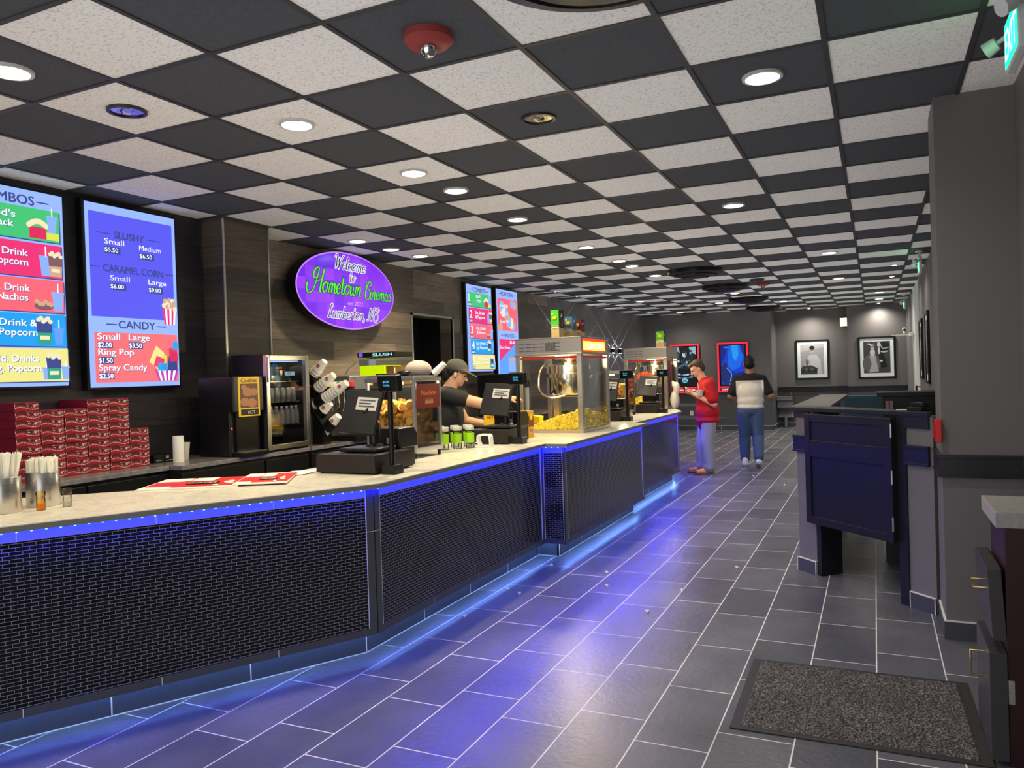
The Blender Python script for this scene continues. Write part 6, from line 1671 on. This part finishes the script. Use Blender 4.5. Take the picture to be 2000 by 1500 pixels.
gf.build('stile_frame', M_BLUEK, t, bevel=.003)
MB().box((e, -.011, .49), (GW-e, 0, .61)).build('mid_rail', M_BLUEK, t, bevel=.003)
for z in (.12, .42, .72): MB().cyl((GW+.002, -.014, z-.045), (GW+.002, -.014, z+.045), .007, seg=10).build('hinge', M_ALU, t, True)
# things at the desk
t = thing('desk_cabinet', 'black cabinet with overhanging top standing behind the desk', 'cabinet', (.36, 6.85, 0))
MB().box((-.31, -.2, 0), (.33, .2, 1.285)).build('body', M_BLUEK, t, bevel=.003); MB().box((-.35, -.23, 1.285), (.335, .23, 1.315)).build('top', M_BLACK, t, bevel=.003)
MB().box((-.22, -.208, .9), (.28, -.2, 1.22)).build('door', M_BLACKP, t, bevel=.003)
M_LIT_PANEL = mat('lit_panel_pink', S(150, 116, 126), .4)  # two small lit panels, their light put in as flat pink colour
for x in (-.29, -.26): MB().box((x, -.207, 1.17), (x+.022, -.2, 1.25)).build('lit_panel', M_LIT_PANEL, t)
t = thing('card_terminal', 'small black card terminal on the desk ledge beside the column', 'card reader', (.245, 5.50, HW+.031), -.6)
MB().box((-.045, -.05, 0), (.045, .05, .025)).box((-.04, -.02, .025), (.04, .05, .05)).build('body', M_BLACKP, t, bevel=.004); MB().box((-.03, -.012, .05), (.03, .03, .052)).build('screen', M_DISPK, t)
tag(MB().box((-.03, -.03, 0), (.03, .03, .004)).build('paper_sheet', M_PAPER, loc=(.15, 5.59, HW+.031)), 'white paper sheet on the desk ledge left of the card terminal', 'paper')
t = thing('office_chair', 'dark teal chair behind the desk, only its back showing', 'chair', (-.12, 9.2, 0))
M_TEAL = mat('chair_teal', S(40, 70, 84), .6)
MB().box((-.22, .18, .72), (.22, .23, 1.2)).build('backrest', M_TEAL, t, bevel=.05); MB().box((-.23, -.22, .62), (.23, .22, .7)).build('seat', M_TEAL, t, bevel=.03)
MB().cyl((0, 0, .05), (0, 0, .62), .025).build('post', M_BLACKM, t, True); MB().box((-.02, .18, .6), (.02, .22, .8)).build('back_bracket', M_BLACKM, t)
for k in range(5): MB().tube([(0, 0, .08), (.26*math.cos(k*2*PI/5), .26*math.sin(k*2*PI/5), .03)], .02, 8).build('leg', M_BLACKM, t, True)
t = thing('fire_alarm_pull', 'red fire alarm pull box on the column edge above the desk rail', 'fire alarm', (.296, 4.90, 1.095))
MB().box((0, -.055, 0), (.03, .06, .125)).build('box', M_RED, t, bevel=.004); MB().box((-.008, -.035, .02), (0, .04, .1)).build('pull_bar', mat('pull_dark_red', S(150, 20, 24), .4), t, bevel=.002)

# ================================================================== FOREGROUND CABINET AND MAT
M_CABR = mat('cabinet_dark_red', S(44, 18, 22), .35); M_CABG = mat('cabinet_front_grey', S(58, 56, 56), .3); M_BRASS = mat('brass', (.72, .52, .2), .25, 1.0); M_TOPG = m_granite('cabinet_top_laminate', S(150, 146, 144), S(168, 164, 162), .45)
t = thing('drawer_cabinet', 'dark red cabinet with grey top and brass handles at the right edge', 'cabinet', (.397, 3.40, 0))
XW = XR-.397-.004
MB().box((.03, .012, 0), (XW, .41, .905)).build('carcass', M_CABR, t, bevel=.002)
MB().box((0, 0, .905), (XW, .42, .965)).build('top', M_TOPG, t, bevel=.003)
MR = Matrix.Translation((.006, 0, .475)) @ Matrix.Rotation(math.radians(-3), 4, 'Y')
df = MB().box((-.022, .01, .0), (.024, .41, .27), None, MR).build('drawer', M_CABG, t, bevel=.002)
MB().box((-.02, .03, .255), (.028, .40, .268), None, MR).build('drawer_rim', M_BLACKM, df)
def loop(z0, z1, y0, y1, x, nm, par):
    MB().tube([(.0, y0, z0), (x, y0, z0), (x, y1, z1), (.0, y1, z1)], .0045, 8).build(nm, M_BRASS, par, True)
loop(.64, .64, .14, .28, -.062, 'handle', df)
dl = MB().box((-.03, .0, .02), (.028, .41, .43)).build('door', M_CABG, t, bevel=.002)
loop(.37, .27, .2, .2, -.075, 'handle', dl)
MB().box((.03, .004, .24), (.05, .012, .33)).build('hinge', M_STEEL, dl)
M_MATB_ = mat('mat_rubber', S(40, 39, 39), .6)
def m_mat():
    mt = mat('mat_pile', S(90, 86, 84), .95); N = Nodes(mt)
    a = N.new('ShaderNodeTexNoise', Scale=120.0, Detail=4, Roughness=.8); N.link(N.obj(), a, 'Vector')
    b = N.new('ShaderNodeTexNoise', Scale=3.0, Detail=3); N.link(N.obj(), b, 'Vector')
    c = N.ramp(a.outputs['Fac'], [(.38, S(34, 32, 32)), (.52, S(96, 92, 90)), (.68, S(190, 184, 178))])
    k = N.ramp(b.outputs['Fac'], [(.3, (.75, .72, .72)), (.7, (1, 1, 1))])
    mx = N.t.nodes.new('ShaderNodeMix'); mx.data_type = 'RGBA'; mx.blend_type = 'MULTIPLY'; mx.inputs[0].default_value = 1
    N.t.links.new(c, mx.inputs[6]); N.t.links.new(k, mx.inputs[7]); N.link(mx.outputs[2], N.b, 'Base Color')
    N.bump(a.outputs['Fac'], .9, .012); return mt
t = thing('door_mat', 'rectangular grey fibre door mat with black rubber edge on the floor', 'mat', (-.12, 3.79, 0), math.radians(1.0))
MB().box((-.49, -.425, .0005), (.49, .425, .006)).build('rubber_edge', M_MATB_, t, bevel=.003)
pm = MB(); nx, ny = 130, 100; rn = random.Random(2)
for i in range(nx+1):
    for j in range(ny+1):
        ed = i in (0, nx) or j in (0, ny)
        pm.v.append((-.445+.89*i/nx, -.39+.78*j/ny, .006 if ed else .009+rn.random()*.006))
for i in range(nx):
    for j in range(ny): k = i*(ny+1)+j; pm.f.append([k, k+ny+1, k+ny+2, k+1]); pm.m.append(0)
pm.build('pile', m_mat(), t)
